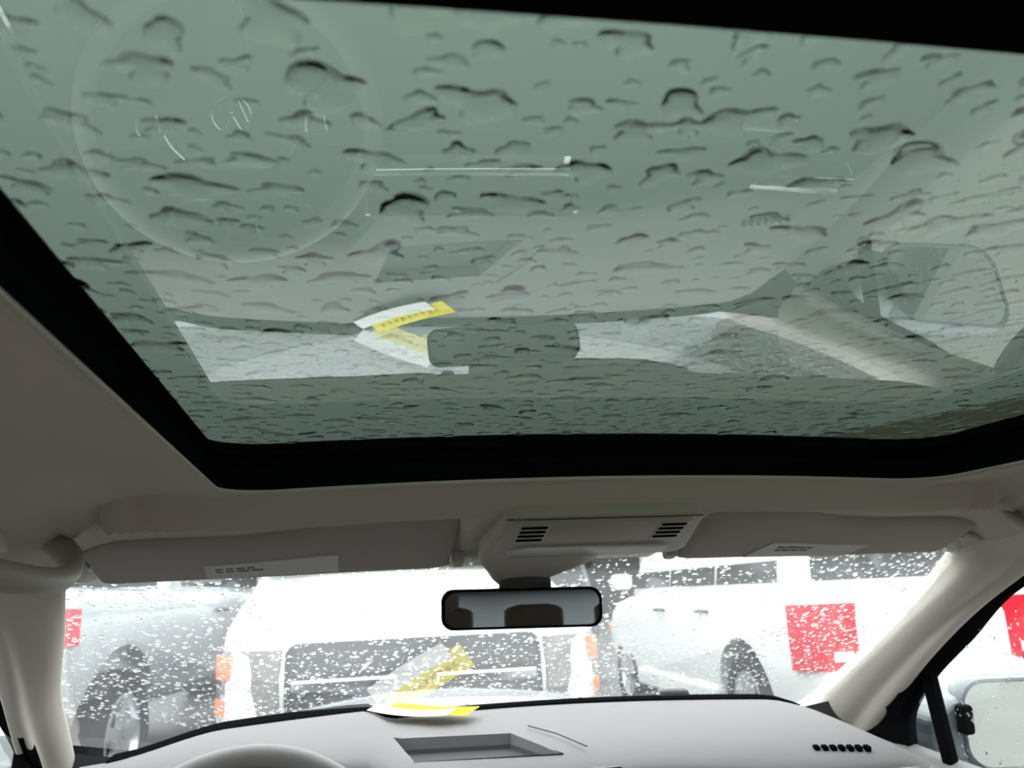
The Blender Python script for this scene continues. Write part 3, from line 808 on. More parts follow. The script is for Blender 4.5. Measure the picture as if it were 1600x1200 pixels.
MO = V3((-0.049, 1.080, -0.0955)); ma_ = math.radians(-6.0)
MX = V3((math.cos(ma_), math.sin(ma_), -0.012)).normalized(); MN = V3((math.sin(ma_), -math.cos(ma_), 0.046)); MN = (MN - MX * MN.dot(MX)).normalized(); MY = MN.cross(MX)
if MY.z < 0: MY = -MY
out = []
for x, y in rrect(0.212, 0.050, 0.015, 7):
    s = x / 0.106
    out.append((x, y + 0.003 * (1 - s * s) * (1 if y > 0 else -0.6)))
v, f = slab(out, MO + MN * -0.022, MX, MY, MN, 0.022, 0.004)
fix_normals(mesh_obj('mirror_housing', v, f, M_BLACK, parent=mir))
v, f = slab([(x * 0.955, y * 0.86) for x, y in out], MO + MN * -0.002, MX, MY, MN, 0.0028)
M_DIM = pmat('dimming_mirror_glass', (0.40, 0.42, 0.45), 0.0, 1.0)
fix_normals(mesh_obj('mirror_glass', v, f, M_DIM, parent=mir, smooth=False))

# ------------------------------------------------------------------ grab handles
def grab(sg, label):
    root = empty('grab_handle', (sg * 0.585, 0.78, -0.01)); tag(root, label, 'grab handle', 'roof grab handles')
    half = [(0.596, 0.935, 0.020), (0.580, 0.932, 0.006), (0.555, 0.905, -0.008), (0.528, 0.85, -0.022), (0.512, 0.79, -0.032), (0.508, 0.74, -0.035)]
    path = [(sg * x, y, z) for x, y, z in half] + [(sg * x, 1.48 - y, z) for x, y, z in half[-2::-1]]
    v, f = tube([tuple(p + V3((0, 0, 0.009))) for p in crom(path, 44)], [0.012 + 0.004 * abs(2 * i / 43 - 1) ** 2 for i in range(44)], 14, squash=0.7); mesh_obj('grip', v, f, M_CREAM, parent=root)
    v, f = slab(rrect(0.36, 0.030, 0.014), (sg * 0.602, 0.74, 0.016), (0, 1, 0), (sg * 0.5, 0, -0.85), (-sg * 0.85, 0, -0.5), 0.012, 0.005)
    fix_normals(mesh_obj('mounting_rail', v, f, M_CREAM, parent=root))
    for y in (0.935, 0.545):
        v, f = slab(rrect(0.034, 0.028, 0.010), (sg * 0.598, y - (0.02 if y > 0.7 else -0.02), 0.030), (0, 1, 0), (sg * 0.5, 0, -0.85), (-sg * 0.85, 0, -0.5), 0.014, 0.005)
        fix_normals(mesh_obj('end_cap', v, f, M_CREAM, parent=root))
grab(-1, 'cream roof grab handle above the driver door')
grab(1, 'cream roof grab handle above the passenger door')

# ------------------------------------------------------------------ parking ticket on the dash
PT = V3((-0.155, 1.395, -0.2805))
tk = empty('parking_ticket', tuple(PT)); tag(tk, 'white and yellow folded paper ticket lying on the dashboard', 'ticket')
a = math.atan2(-0.089, 0.134) ; ex = V3((math.cos(a), math.sin(a), 0)); ey = V3((-math.sin(a), math.cos(a), 0)); ezz = V3((0, 0, 1))
def sheet(x0, x1, y0, y1, lift, h0, name, mat, par):
    rows = []
    for i in range(15):
        t = i / 14; x = lerp(x0, x1, t)
        z = h0 + lift * (t - 0.5) ** 2 
        rows.append([PT + ex * x + ey * y0 + ezz * z, PT + ex * x + ey * y1 + ezz * (z + 0.003), PT + ex * x + ey * y1 + ezz * (z + 0.0034), PT + ex * x + ey * y0 + ezz * (z + 0.0004)])
    v, f = loft(rows); return fix_normals(mesh_obj(name, v, f, mat, parent=par, smooth=False))
sheet(-0.083, 0.062, -0.028, 0.004, 0.02, 0.0030, 'white_slip', M_PAPER, tk)
ys = sheet(-0.070, 0.083, -0.006, 0.046, 0.012, 0.0010, 'yellow_slip', M_YELLOW, tk)
random.seed(3)
for k in range(9):
    x = -0.055 + 0.0135 * k
    hgt = random.uniform(0.006, 0.010)
    z = 0.0010 + 0.012 * ((x + 0.072) / 0.155 - 0.5) ** 2 + 0.0022
    o_ = PT + ex * x + ey * (0.020) + ezz * (z + 0.0012)
    v, f = slab([(0, 0), (0.007, 0), (0.007, hgt), (0, hgt)], o_, ex, (ey + ezz * 0.08).normalized(), ezz, 0.0006)
    fix_normals(mesh_obj('print_mark', v, f, pmat('ticket_ink', (0.55, 0.38, 0.03), 0.8) if k == 0 else MATS['ticket_ink'], parent=ys, smooth=False))

# ------------------------------------------------------------------ seats
def soft_box(name, c, size, mat, parent, tilt=0.0, r=0.05, taper=1.0):
    """padded block: rounded superellipsoid-like loft"""
    sx_, sy_, sz_ = size; rows = []
    n = 14
    for i in range(n):
        t = -1 + 2 * i / (n - 1)
        k = (1 - abs(t) ** 5) ** 0.2 if abs(t) < 1 else 0.55
        k = max(k, 0.6)
        wx = lerp(1, taper, (t + 1) / 2)
        ring = []
        for x, y in rrect(sx_ * wx, sy_, min(sx_, sy_) * 0.42, 5):
            p = V3((x * k if abs(t) > .8 else x, y * k, t * sz_ / 2))
            p = Matrix.Rotation(tilt, 3, 'X') @ p
            ring.append(V3(c) + p)
        rows.append(ring)
    v, f = loft(rows); return fix_normals(mesh_obj(name, v, f, mat, parent=parent, sharp=60))
def seat(x, label):
    r_ = empty('front_seat', (x, 0.05, -0.98)); tag(r_, label, 'car seat', 'front seats')
    soft_box('cushion', (x, 0.20, -0.72), (0.50, 0.50, 0.16), M_LEATHER, r_, 0.08)
    soft_box('backrest', (x, -0.22, -0.40), (0.48, 0.13, 0.56), M_LEATHER, r_, 0.38, taper=0.86)
    soft_box('headrest', (x, -0.39, -0.02), (0.26, 0.09, 0.15), M_LEATHER, r_, 0.28)
    for s in (-1, 1):
        v, f = tube([(x + s * 0.06, -0.33, -0.17), (x + s * 0.06, -0.37, -0.06)], 0.006, 8); mesh_obj('headrest_post', v, f, M_CHROME, parent=r_)
    v, f = boxv((x - 0.22, -0.05, -0.98), (x + 0.22, 0.42, -0.80)); mesh_obj('seat_base', v, f, M_DASHD, parent=r_, smooth=False)
seat(-0.37, 'beige leather driver seat behind the steering wheel')
seat(0.37, 'beige leather passenger seat facing the glove box')
rb = empty('rear_bench', (0, -1.0, -0.98)); tag(rb, 'beige leather rear bench with three headrests under the rear window', 'car seat')
soft_box('cushion', (0, -0.88, -0.74), (1.26, 0.50, 0.18), M_LEATHER, rb, 0.06)
soft_box('backrest', (0, -1.24, -0.46), (1.26, 0.14, 0.58), M_LEATHER, rb, 0.32)
for x in (-0.38, 0, 0.38): soft_box('headrest', (x, -1.40, -0.14), (0.25, 0.09, 0.14), M_LEATHER, rb, 0.2)
cc = empty('centre_console', (0, 0.4, -0.98)); tag(cc, 'dark centre console with gear selector between the front seats', 'console')
v, f = boxv((-0.11, -0.05, -0.98), (0.11, 1.06, -0.66)); bevel_mod(fix_normals(mesh_obj('body', v, f, M_DASHD, parent=cc, smooth=False)), 0.025, 3)
v, f = boxv((-0.10, -0.02, -0.66), (0.10, 0.28, -0.58)); bevel_mod(fix_normals(mesh_obj('armrest', v, f, M_LEATHER, parent=cc, smooth=False)), 0.03, 3)
v, f = tube([(0, 0.62, -0.66), (0, 0.63, -0.58), (0, 0.635, -0.55), (0, 0.636, -0.52)], [0.012, 0.011, 0.024, 0.018], 14); mesh_obj('gear_selector', v, f, M_SATIN, parent=cc)

# ------------------------------------------------------------------ outside of this car: hood, cowl, door mirror
rows = []
for i in range(20):
    t = i / 19; y = lerp(1.80, 2.95, t)
    rows.append([(s * lerp(0.72, 0.62, t * t), y - 0.14 * s * s * (0.5 + t), -0.398 - 0.115 * t ** 1.6 - 0.05 * s * s - 0.02 * max(0, 0.06 - t) / 0.06) for s in np.linspace(-1, 1, 25)])
v, f = loft(rows, closed=False)
hood = mesh_obj('trim_12', v, f, M_HOOD, origin=(0, 2.3, -0.45)); tag(hood, 'wet grey bonnet of this car beyond the windscreen', kind='structure')
hood.modifiers.new('thickness', 'SOLIDIFY').thickness = 0.01
v, f = loft([[(x, ybase(x) - 0.01, zw(x, ybase(x)) - 0.01), (x, ybase(x) + 0.13, -0.43), (x, ybase(x) + 0.13, -0.46), (x, ybase(x) - 0.01, -0.47)] for x in np.linspace(-0.73, 0.73, 21)])
o = fix_normals(mesh_obj('trim_13', v, f, M_DASHD)); tag(o, 'black wiper cowl at the foot of the windscreen', kind='structure')
for sg in (-1, 1):
    dm = empty('door_mirror', (sg * 0.86, 1.36, -0.40))
    tag(dm, 'grey-blue door mirror outside the %s window' % ('right front' if sg > 0 else 'driver'), 'door mirror', 'door mirrors')
    # frame of the shell: opening faces rearwards and a little to the cabin
    c = V3((sg * 0.915, 1.335, -0.362)); ex_ = V3((sg * 0.985, -0.17 , 0)).normalized(); ey_ = V3((0, 0, 1)); en = V3((-sg * 0.17, -0.985, 0)).normalized()
    rows = []
    outl = []
    for x, y in rrect(0.225, 0.150, 0.045, 6):
        outl.append((x, y * (1.0 - 0.18 * (x / 0.112 < -0.2) * 0) + 0.006 * (1 if y > 0 else 0)))
    for d, k in ((0.0, 1.0), (-0.010, 1.03), (-0.035, 1.02), (-0.065, 0.93), (-0.090, 0.76), (-0.108, 0.5), (-0.114, 0.2)):
        rows.append([c + ex_ * (x * k) + ey_ * (y * k) + en * d for x, y in outl])
    rows = [[c + ex_ * (x * 0.93) + ey_ * (y * 0.90) + en * (-0.012) for x, y in outl], [c + ex_ * (x * 0.955) + ey_ * (y * 0.94) + en * 0.002 for x, y in outl]] + rows
    v, f = loft(rows); fix_normals(mesh_obj('shell', v, f, M_GREYCAR, parent=dm, sharp=50))
    v, f = slab([(x * 0.945, y * 0.92) for x, y in outl], c - en * 0.008, ex_, ey_, en, 0.006); fix_normals(mesh_obj('mirror_glass', v, f, M_MIRROR, parent=dm, smooth=False))
    v, f = loft([[V3((sg * xx, ya, zb_)), V3((sg * xx, yb_, zb_)), V3((sg * xx, yb_, za_)), V3((sg * xx, ya, za_))] for xx, ya, yb_, za_, zb_ in ((0.745, 1.36, 1.45, -0.345, -0.43), (0.79, 1.355, 1.45, -0.315, -0.425), (0.84, 1.36, 1.44, -0.305, -0.42))])
    bevel_mod(fix_normals(mesh_obj('arm', v, f, M_GREYCAR, parent=dm, smooth=False)), 0.012, 3)
    v, f = slab(rrect(0.020, 0.050, 0.006), V3((sg * 0.800, 1.352, -0.345)), V3((1, 0, 0)), V3((0, 0, 1)), V3((0, -1, 0)), 0.02, 0.004)
    fix_normals(mesh_obj('inner_seal', v, f, M_BLACK, parent=dm))

# ------------------------------------------------------------------ rain
def drop_mesh(seed, seg=28, rings=(1.0, 0.93, 0.84, 0.72, 0.52, 0.25), stretch=1.5, rough=1.0, h=0.20):
    rs = random.Random(seed)
    ph = [rs.uniform(0, 2 * PI) for _ in range(5)]
    am = [0.16 * rough, 0.14 * rough, 0.09 * rough, 0.06 * rough, 0.04 * rough]
    v, f = [], []
    for q in rings:
        for k in range(seg):
            a = 2 * PI * k / seg
            r = 1 + sum(A * math.sin((i + 2) * a + p) for i, (A, p) in enumerate(zip(am, ph)))
            rr_ = q * lerp(1.0, r, min(1, q * 1.2))
            z = h * (1 - q ** 3)
            v.append((rr_ * math.cos(a) * stretch, rr_ * math.sin(a) , z))
    n = len(rings)
    v.append((0, 0, h))
    for i in range(n - 1):
        for k in range(seg):
            f.append((i * seg + k, i * seg + (k + 1) % seg, (i + 1) * seg + (k + 1) % seg, (i + 1) * seg + k))
    for k in range(seg): f.append(((n - 1) * seg + k, (n - 1) * seg + (k + 1) % seg, len(v) - 1))
    f.append(tuple(range(seg))[::-1])
    return v, f

DM = []
for s in range(16):
    v, f = drop_mesh(100 + s, stretch=1.0 + 0.06 * (s % 8), rough=0.9 + 0.09 * (s % 7), h=0.18)
    me = bpy.data.meshes.new('raindrop'); me.from_pydata(v, [], f); me.materials.append(M_WATER); me.update()
    me.polygons.foreach_set('use_smooth', [True] * (len(me.polygons) - 1) + [False]); me.set_sharp_from_angle(angle=math.radians(60))
    DM.append(me)
# scatter with spacing; the 300 that show largest are single drops
pts = []
tries = 0
cell = {}
def ok(x, y, r):
    ci, cj = int(x / 0.03 + 100), int(y / 0.03 + 100)
    for i in range(ci - 1, ci + 2):
        for j in range(cj - 1, cj + 2):
            for (a, b, c) in cell.get((i, j), ()):
                if (abs(x - a) / 1.15) ** 2 + (y - b) ** 2 < (r + c) ** 2 * 1.02: return False
    cell.setdefault((ci, cj), []).append((x, y, r)); return True
def inview(x, y):
    d = V3((x + 0.28, y, zg(x, y)))
    z = d.dot(fw)
    if z <= 0.05: return False
    uu = 800 + 1280 * d.dot(rt) / z; vv = 600 - 1280 * d.dot(up) / z
    return -60 < uu < 1660 and -60 < vv < 740
rs = random.Random(21)
for phase, (nt_, lo, hi_) in enumerate(((300, 0.0080, 0.0140), (1300, 0.0046, 0.0080), (2100, 0.0024, 0.0046))):
    for _ in range(nt_):
        x, y = rs.uniform(-0.42, 0.42), rs.uniform(0.18, 0.875)
        r = lerp(lo, hi_, rs.random() ** 1.5)
        if ok(x, y, r): pts.append((x, y, r))
pts.sort(key=lambda p: (not inview(p[0], p[1]), -p[2] / (math.hypot(p[0] + 0.28, p[1]) + 0.05)))
slope = math.atan(GT)
SV, SF = [], []
smallv = [drop_mesh(300 + s, seg=16, rings=(1.0, 0.94, 0.78, 0.45), stretch=1.0 + 0.1 * (s % 4), rough=0.9, h=0.20) for s in range(8)]
for i, (x, y, r) in enumerate(pts):
    z = zg(x, y) + top_off + 0.0002
    rz = rs.uniform(0, 2 * PI)
    hz = rs.uniform(0.8, 1.25)
    if i < 300:
        o = bpy.data.objects.new('raindrop', DM[rs.randrange(len(DM))]); COL.objects.link(o)
        o.parent = win1; o.location = (x, y - 0.3, z - 0.13)
        o.rotation_euler = (slope, 0, rz); o.scale = (r, r, r * hz)
    else:
        v, f = smallv[rs.randrange(8)]
        c_, s_ = math.cos(rz), math.sin(rz); n = len(SV)
        for a, b, d in v:
            X, Y = r * (a * c_ - b * s_), r * (a * s_ + b * c_)
            SV.append((x + X, y + Y, zg(x, y) + top_off + 0.0002 + GT * Y + d * r * hz))
        SF += [tuple(k + n for k in q) for q in f]
o = mesh_obj('small_raindrops', SV, SF, M_WATER, parent=win1, sharp=60); o['kind'] = 'stuff'

def bead_field(name, count, sample, nrm, ex, parent, rmin, rmax, seed):
    r_ = np.random.default_rng(seed)
    seg = 7
    ang = np.linspace(0, 2 * PI, seg, endpoint=False)
    tmpl = []
    for q, h in ((1.0, 0.0), (0.84, 0.12), (0.5, 0.20)):
        for a in ang: tmpl.append((q * math.cos(a), q * math.sin(a), h))
    tmpl.append((0, 0, 0.235)); tmpl = np.array(tmpl)
    fc = []
    for i in range(2):
        for k in range(seg): fc.append((i * seg + k, i * seg + (k + 1) % seg, (i + 1) * seg + (k + 1) % seg, (i + 1) * seg + k))
    tri = [(2 * seg + k, 2 * seg + (k + 1) % seg, 3 * seg) for k in range(seg)]
    bot = [tuple(range(seg))[::-1]]
    nrm = np.array(V3(nrm).normalized()); ex = np.array(V3(ex).normalized()); ey = np.cross(nrm, ex)
    V, F = [], []
    for i in range(count):
        p = np.array(sample(r_))
        r = rmin + (rmax - rmin) * r_.random() ** 2.2
        a = r_.uniform(0, 2 * PI); st = r_.uniform(0.8, 1.35)
        c_, s_ = math.cos(a), math.sin(a)
        T = tmpl * np.array([st, 1, r_.uniform(0.8, 1.1)])
        X = T[:, 0] * c_ - T[:, 1] * s_; Y = T[:, 0] * s_ + T[:, 1] * c_
        P = p + r * (X[:, None] * ex + Y[:, None] * ey + T[:, 2:3] * nrm)
        n = i * len(tmpl)
        V.append(P); F += [tuple(k + n for k in q) for q in fc + tri + bot]
    o = mesh_obj(name, np.concatenate(V), F, M_WATER, parent=parent, sharp=65)
    o['kind'] = 'stuff'
    return o
def samp_w(r_):
    t = r_.random() ** 0.9; s = r_.uniform(-1, 1); x = s * lerp(0.60, 0.735, t); y = lerp(1.02, 1.60 - 0.42 * x * x, t)
    return V3((x, y, zw(x, y))) + nrm_w * 0.0054
bead_field('fine_raindrops', 8500, samp_w, nrm_w, (1, 0, 0), win2, 0.0010, 0.0042, 5)
w3 = bpy.data.objects['window_3']
def samp_r(r_):
    return V3((0.7075 + 0.0, r_.uniform(0.85, 1.25), r_.uniform(-0.38, -0.13)))
bead_field('fine_raindrops', 900, samp_r, (1, 0, 0), (0, 1, 0), w3, 0.0007, 0.0024, 6)

# ------------------------------------------------------------------ the car park outside
GS = -0.07
def gz(y): return -1.2 + GS * y
rows = [[(x, y, gz(y)) for x in np.linspace(-60, 60, 13)] for y in np.linspace(-30, 70, 21)]
v, f = loft(rows, closed=False)
o = fix_normals(mesh_obj('ground', v, [q[::-1] for q in f], M_ASPHALT, smooth=False)); tag(o, 'wet dark asphalt of the car park', kind='structure')

def outcar(name, label, cat, x, y, head, L, W, H, paint, hub_r=0.36, belt=1.10, hood=1.0, hoodlen=1.05, cab0=None, cab1=None, tail_h=(0.75, 1.10), rear_over=0.95, front_over=0.90, boxy=0.0, clear=0.28, face='rear', group=None, deck=None, sill=True, arch=1.22):
    """parked vehicle; (x, y) is the middle of its rear bumper on the ground, head = degrees to the right of straight ahead"""
    root = bpy.data.objects.new(name, None); COL.objects.link(root)
    root.location = (x, y, gz(y) + EZ)
    hd = math.radians(head)
    rot = Matrix.Rotation(math.atan(GS), 3, 'X') @ Matrix.Rotation(-hd, 3, 'Z')
    root.rotation_euler = rot.to_euler(); root['_org'] = (0, 0, 0); root['_loc'] = (0, 0, 0)
    tag(root, label, cat, group)
    def part(nm, vf, mat, par=root, smooth=True, bev=0, sharp=35):
        o = mesh_obj(nm, vf[0], vf[1], mat, parent=par, origin=(0, 0, 0), smooth=smooth, sharp=sharp); fix_normals(o)
        if bev: bevel_mod(o, bev, 2)
        return o
    hw = W / 2
    deck = belt if deck is None else deck
    st = [(0.0, 0.86, 0.42, deck - 0.22), (0.05, 0.93, 0.36, deck - 0.06), (0.14, 0.97, 0.32, deck - 0.01), (0.45, 1.0, clear, deck), (1.2, 1.0, clear, belt), (L - hoodlen - 0.6, 1.0, clear, belt), (L - hoodlen, 0.99, clear, lerp(belt, hood + 0.1, 0.6)), (L - hoodlen * 0.5, 0.975, clear, hood + 0.06), (L - 0.30, 0.94, 0.30, hood), (L - 0.12, 0.89, 0.32, hood - 0.06), (L - 0.03, 0.84, 0.36, hood - 0.16), (L, 0.78, 0.44, hood - 0.28)]
    rings = []
    for (yy, k, zb, zt) in st:
        ww = hw * k; h_ = zt - zb
        pr = [(0, zb), (0.80 * ww, zb), (0.93 * ww, zb + 0.06), (0.975 * ww, zb + 0.18 * h_), (1.0 * ww, zb + 0.45 * h_), (0.995 * ww, zb + 0.70 * h_), (0.965 * ww, zt - 0.07), (0.93 * ww, zt - 0.02), (0.84 * ww, zt), (0.5 * ww, zt + 0.025), (0, zt + 0.035)]
        ring = [(a, yy, b) for a, b in pr] + [(-a, yy, b) for a, b in pr[-2:0:-1]]
        rings.append(ring)
    R2 = []
    for i in range(len(rings) - 1):
        for t in (0, 0.5): R2.append([tuple(lerp(np.array(p), np.array(q), t)) for p, q in zip(rings[i], rings[i + 1])])
    R2.append(rings[-1])
    body = part('body', loft(R2), paint, sharp=50)
    wy = (rear_over, L - front_over); ar = hub_r * arch
    for yy in wy:
        for s in (-1, 1):
            c = [[(s * (hw - 0.28 if q == 0 else hw + 0.2), yy + ar * math.cos(a), hub_r + 0.02 + ar * math.sin(a)) for a in np.linspace(0, 2 * PI, 28, endpoint=False)] for q in (0, 1)]
            apply_bool(body, loft(c))
    for yy in wy:
        for s in (-1, 1):
            ctr = V3((s * (hw - 0.13), yy, hub_r))
            def lathe(prof, n=28):
                rr2 = [[ctr + V3((s * dx, rad * math.cos(a), rad * math.sin(a))) for a in np.linspace(0, 2 * PI, n, endpoint=False)] for dx, rad in prof]
                return loft(rr2)
            wh = part('wheel', lathe([(-0.11, hub_r * 0.6), (-0.11, hub_r * 0.93), (-0.08, hub_r), (0.08, hub_r), (0.11, hub_r * 0.94), (0.112, hub_r * 0.70), (0.09, hub_r * 0.68), (0.05, hub_r * 0.66)]), M_TYRE)
            part('rim', lathe([(0.05, hub_r * 0.67), (0.10, hub_r * 0.66), (0.102, hub_r * 0.60), (0.06, hub_r * 0.56), (0.05, hub_r * 0.3)]), M_RIM, wh)
            for k in range(5):
                a = 2 * PI * k / 5 + 0.3; d = V3((0, math.cos(a), math.sin(a))); e = V3((0, -math.sin(a), math.cos(a))); n_ = V3((s, 0, 0))
                vv, fq = slab([(0.02, -0.045), (hub_r * 0.62, -0.03), (hub_r * 0.62, 0.03), (0.02, 0.045)], ctr + n_ * 0.06, d, e, n_, 0.04)
                part('spoke', (vv, fq), M_RIM, wh, smooth=False)
    # cabin
    c0 = 0.12 if cab0 is None else cab0; c1 = L - hoodlen - 0.02 if cab1 is None else cab1
    zb = belt - 0.03
    rk = lerp(0.32, 0.16, boxy); fk = lerp(0.85, 0.60, boxy)
    base = [(-0.905 * hw, c0), (0.905 * hw, c0), (0.905 * hw, c1), (-0.905 * hw, c1)]
    def cab(z):
        t = (z - zb) / (H - zb)
        ins = 0.16 * t ** 1.2
        return (hw * 0.915 - ins, c0 + rk * t, c1 - fk * t)
    rr3 = []
    for t in (0, 0.25, 0.5, 0.75, 0.92, 1.0):
        z = lerp(zb, H, t); w_, a, b = cab(z)
        if t == 1.0: w_, a, b = w_ - 0.09, a + 0.10, b - 0.12
        rr3.append([(x, y_, z) for x, y_ in [(p[0], p[1] + (a + b) / 2) for p in rrect(2 * w_, b - a, 0.09, 4)]])
    part('cabin', loft(rr3), paint, sharp=50)
    z0, z1 = belt + 0.03, H - 0.11
    def sidepane(s, ya, yb, nm='side_window'):
        w0, w1 = cab(z0)[0], cab(z1)[0]
        fr = lambda y_, z: y_
        lo = cab(z1)
        ya1, yb1 = max(ya, lo[1] + 0.08), min(yb, lo[2] - 0.05)
        q = [(s * (w0 + 0.004), ya, z0), (s * (w0 + 0.004), yb, z0), (s * (w1 + 0.004), yb1, z1), (s * (w1 + 0.004), ya1, z1)]
        q2 = [(x_ - s * 0.02, y_, z_) for x_, y_, z_ in q]
        part(nm, loft([q, q2]), M_CARGLASS, smooth=False)
    A, B = c0 + 0.28, c1 - 0.12
    n_ = 3 if B - A > 2.2 else 2
    for s in (-1, 1):
        for k in range(n_):
            sidepane(s, lerp(A, B, k / n_) + 0.015, lerp(A, B, (k + 1) / n_) - 0.015)
    def endpane(nm, ysel, sgn):
        w0, w1 = cab(z0)[0] - 0.09, cab(z1)[0] - 0.09
        q = [(-w0, cab(z0)[ysel] + sgn * 0.006, z0), (w0, cab(z0)[ysel] + sgn * 0.006, z0), (w1, cab(z1)[ysel] + sgn * 0.006, z1), (-w1, cab(z1)[ysel] + sgn * 0.006, z1)]
        part(nm, loft([q, [(a, b - sgn * 0.02, c) for a, b, c in q]]), M_CARGLASS, smooth=False)
    endpane('rear_window', 1, -1); endpane('windscreen', 2, 1)
    # rear lamps wrap the corners
    for s in (-1, 1):
        t0, t1 = tail_h
        yr = lambda y_: y_
        ring0 = []
        for z in (t0, t1):
            pass
        path = [(0.62, -0.03), (0.80, -0.024), (0.90, 0.005), (0.965, 0.07), (1.0, 0.17)]
        rows_ = [[(s * (hw * k + 0.012), yy, t0 + (0.06 if i == 0 else 0)), (s * (hw * k + 0.012), yy, lerp(t0, t1, 0.5)), (s * (hw * k + 0.012), yy, t1), (s * (hw * k - 0.05), yy + 0.05, t1), (s * (hw * k - 0.05), yy + 0.05, t0)] for i, (k, yy) in enumerate(path)]
        lamp = part('tail_lamp', loft(rows_), M_RED, sharp=50)
        rows_ = [[(s * (hw * k + 0.018), yy - 0.004, t0 + 0.05), (s * (hw * k + 0.018), yy - 0.004, t0 + 0.11), (s * (hw * k - 0.03), yy + 0.03, t0 + 0.11), (s * (hw * k - 0.03), yy + 0.03, t0 + 0.05)] for k, yy in ((0.65, -0.034), (0.79, -0.028))]
        part('reversing_lens', loft(rows_), M_WHITELENS, lamp)
        # door handles and mirrors
        for yy in (lerp(A, B, 0.38), lerp(A, B, 0.70)):
            vv, fq = tube([(s * (hw * 0.985), yy - 0.10, belt - 0.17), (s * (hw * 1.0 + 0.03), yy - 0.06, belt - 0.165), (s * (hw + 0.03), yy + 0.06, belt - 0.165), (s * (hw * 0.985), yy + 0.10, belt - 0.17)], 0.014, 8)
            part('door_handle', (vv, fq), M_GREYD)
        vv, fq = slab(rrect(0.20, 0.15, 0.05), (s * (hw + 0.10), c1 - 0.30, belt + 0.10), (1, 0, 0), (0, 0, 1), (0, 1, 0), 0.11, 0.04)
        part('wing_mirror', (vv, fq), paint)
        vv, fq = boxv((min(s * (hw * 0.95), s * (hw + 0.022)), wy[0] + ar + 0.05, clear + 0.02), (max(s * (hw * 0.95), s * (hw + 0.022)), wy[1] - ar - 0.05, clear + 0.16))
        if sill: part('sill_moulding', (vv, fq), paint, smooth=False, bev=0.02)
    vv, fq = boxv((-hw * 0.88, -0.07, 0.42), (hw * 0.88, 0.10, 0.66)); part('rear_bumper', (vv, fq), paint, smooth=False, bev=0.05)
    # front: grille with chrome bar, headlamps with amber markers, bumper
    zf = hood - 0.13
    vv, fq = slab(rrect(W * 0.60, 0.40, 0.06), (0, L - 0.045, zf - 0.20), (-1, 0, 0), (0, -0.10, 0.995), (0, 0.995, 0.10), 0.07, 0.02)
    g = part('grille', (vv, fq), M_GRILLE)
    for dz in (0.06, -0.06, -0.12):
        vv, fq = boxv((-W * 0.28, L + 0.02, zf - 0.20 + dz), (W * 0.28, L + 0.035, zf - 0.185 + dz)); part('grille_slat', (vv, fq), M_GREYD, g, smooth=False)
    for s in (-1, 1):
        vv, fq = boxv((min(s * 0.09, s * W * 0.285), L + 0.015, zf - 0.215), (max(s * 0.09, s * W * 0.285), L + 0.05, zf - 0.155)); part('chrome_bar', (vv, fq), M_CHROME, g, smooth=False, bev=0.015)
        o_ = V3((s * hw * 0.70, L - 0.10, zf - 0.16))
        rows_ = []
        for k, yy in ((0.62, -0.008), (0.70, -0.015), (0.78, -0.05), (0.87, -0.13), (0.925, -0.26)):
            rows_.append([(s * (hw * k), L + yy + 0.02, zf - 0.34 + 0.03 * k), (s * (hw * k + 0.01), L + yy + 0.03, zf - 0.20), (s * (hw * k), L + yy + 0.01, zf - 0.02), (s * (hw * k - 0.04), L + yy - 0.12, zf - 0.02), (s * (hw * k - 0.04), L + yy - 0.12, zf - 0.34)])
        hl = part('headlamp', loft(rows_), M_HEADLAMP, sharp=50)
        for z_a, z_b in ((zf - 0.15, zf - 0.04), (zf - 0.31, zf - 0.24)):
            rows_ = [[(s * (hw * k + 0.012), L + yy + 0.032, z_a), (s * (hw * k + 0.012), L + yy + 0.032, z_b), (s * (hw * k - 0.03), L + yy - 0.02, z_b), (s * (hw * k - 0.03), L + yy - 0.02, z_a)] for k, yy in ((0.84, -0.10), (0.885, -0.15), (0.925, -0.25))]
            part('amber_marker', loft(rows_), M_AMBER, hl)
    vv, fq = loft([[(s * hw * 0.90, L - 0.30 + 0.36 * (1 - abs(s) ** 3), z) for s in np.linspace(-1, 1, 15)] + [(s * hw * 0.90, L - 0.5, z) for s in np.linspace(1, -1, 15)] for z in (zf - 0.66, zf - 0.62, zf - 0.44, zf - 0.40)])
    part('front_bumper', (vv, fq), paint, sharp=50)
    return root

# white SUV nose to nose with this car: its rear bumper is far away, so it is placed by its tail and turned round
outcar('parked_suv', 'white SUV facing the camera with black grille and chrome bars', 'car', 0.24, 4.0 + 5.0, 182, 5.0, 2.02, 2.0, M_WHITECAR, hub_r=0.40, belt=1.46, hood=1.14, hoodlen=1.45, boxy=0.3)
# white SUV on the right, tail towards us
outcar('parked_suv', 'white SUV on the right with large red tail lamp and dark windows', 'car', 3.32, 4.6, 2, 4.7, 1.74, 2.12, M_WHITECAR, hub_r=0.36, belt=1.16, hood=1.0, tail_h=(0.66, 1.05), boxy=0.6)
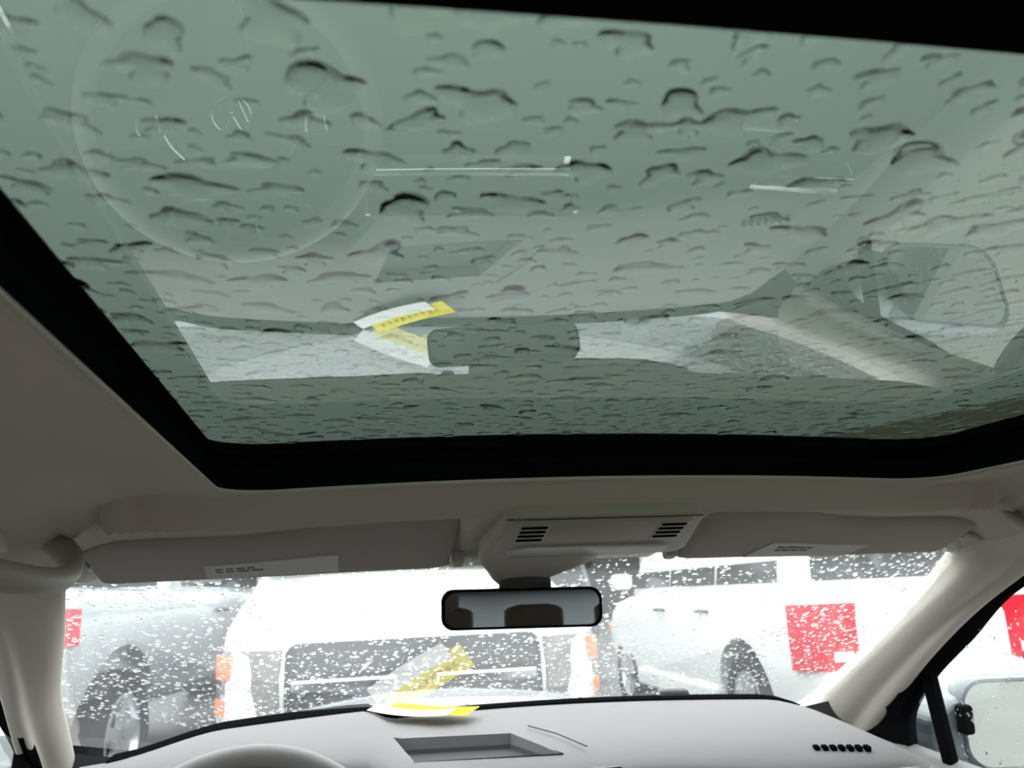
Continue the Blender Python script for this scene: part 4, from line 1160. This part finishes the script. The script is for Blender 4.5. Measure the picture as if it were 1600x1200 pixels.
# silver pickup-like car on the left
outcar('parked_pickup', 'silver pickup on the left behind the driver side pillar', 'car', -2.70, 5.0, 9, 5.3, 1.95, 1.95, M_SILVERCAR, hub_r=0.42, belt=1.34, hood=1.2, tail_h=(1.02, 1.22), boxy=0.4, cab0=1.75, deck=1.34, clear=0.55, sill=False, arch=1.45)
outcar('parked_sedan', 'dark sedan in the gap between silver pickup and white SUV', 'car', -1.6, 12.2, 2, 4.6, 1.8, 1.45, M_DARKCAR, hub_r=0.33, belt=0.98, hood=0.92, tail_h=(0.72, 0.92))
outcar('parked_van', 'grey car far behind the mirror between the two white SUVs', 'car', 3.0, 13.5, 4, 4.8, 1.9, 1.9, M_GREYCAR, hub_r=0.36, belt=1.15, hood=1.05, boxy=0.7)

# dark tree ring added to darken the horizon behind the raindrop edges
tv, tf = [], []
rt_ = random.Random(4)
NT = 260
tr = []
for i in range(NT):
    a = 2 * PI * i / NT
    rad = 34 + 2 * math.sin(5 * a) + rt_.uniform(-1, 1)
    X, Y = rad * math.cos(a), 6 + rad * math.sin(a)
    top_ = 3.0 + 0.7 * noise.noise(V3((6 * math.cos(a), 6 * math.sin(a), 0.3))) + rt_.uniform(-0.35, 0.35)
    ring_ = []
    for k in range(7):
        t = k / 6; dep = 1.5 * math.sin(PI * t) + rt_.uniform(-0.25, 0.25)
        ring_.append((X * (1 - dep / rad), Y - (Y - 6) * dep / rad, lerp(gz(Y) - 0.3, top_, t) + rt_.uniform(-0.2, 0.2)))
    ring_.append((X * 1.08, 6 + (Y - 6) * 1.08, top_ - 1.0)); ring_.append((X * 1.08, 6 + (Y - 6) * 1.08, gz(Y) - 0.5))
    tr.append(ring_)
nv_ = len(tr[0])
tf = grid_faces(NT, nv_, closed_v=True, closed_u=True)
M_TREES = pmat('dark_foliage', (0.030, 0.042, 0.026), 0.9, spec=0.1, bump=1.0, bscale=3, var=0.5, vscale=1.5)
o = fix_normals(mesh_obj('added_tree_belt', [p for r in tr for p in r], tf, M_TREES, smooth=False)); tag(o, 'dark distant belt of trees added to darken the horizon for the raindrops', 'trees', kind='stuff')

# beige building far right and pale kerb strip
bd = empty('beige_building', (13, 9, gz(9))); tag(bd, 'beige rendered building at the far right edge beyond the wagon', 'building')
v, f = boxv((8.5, 3, gz(9) - 2), (20, 24, 1.6)); mesh_obj('wall', v, f, M_BEIGEWALL, parent=bd, smooth=False)
for k in range(4):
    v, f = boxv((8.44, 5 + 4.2 * k, -0.5), (8.52, 6.6 + 4.2 * k, 0.8)); wn = mesh_obj('window', v, f, M_GREYD, parent=bd, smooth=False)
    v, f = boxv((8.42, 5.08 + 4.2 * k, -0.42), (8.45, 6.52 + 4.2 * k, 0.72)); mesh_obj('pane', v, f, M_CARGLASS, parent=wn, smooth=False)
v, f = boxv((1.2, -2, gz(0) - 0.9), (1.9, 3.6, gz(0) - 0.9))
rows = [[(x, y, gz(y) + h_) for x, h_ in ((1.55, -0.1), (1.55, 0.12), (1.58, 0.14), (7.5, 0.15), (7.5, -0.1))] for y in (-6, 0, 3.9)]
v, f = loft(rows)
o = fix_normals(mesh_obj('pavement', v, f, M_CONCRETE, smooth=False)); tag(o, 'pale wet concrete pavement beside the right door', kind='structure')

for o in bpy.data.objects:
    for k in ('_org', '_loc'):
        if k in o.keys(): del o[k]
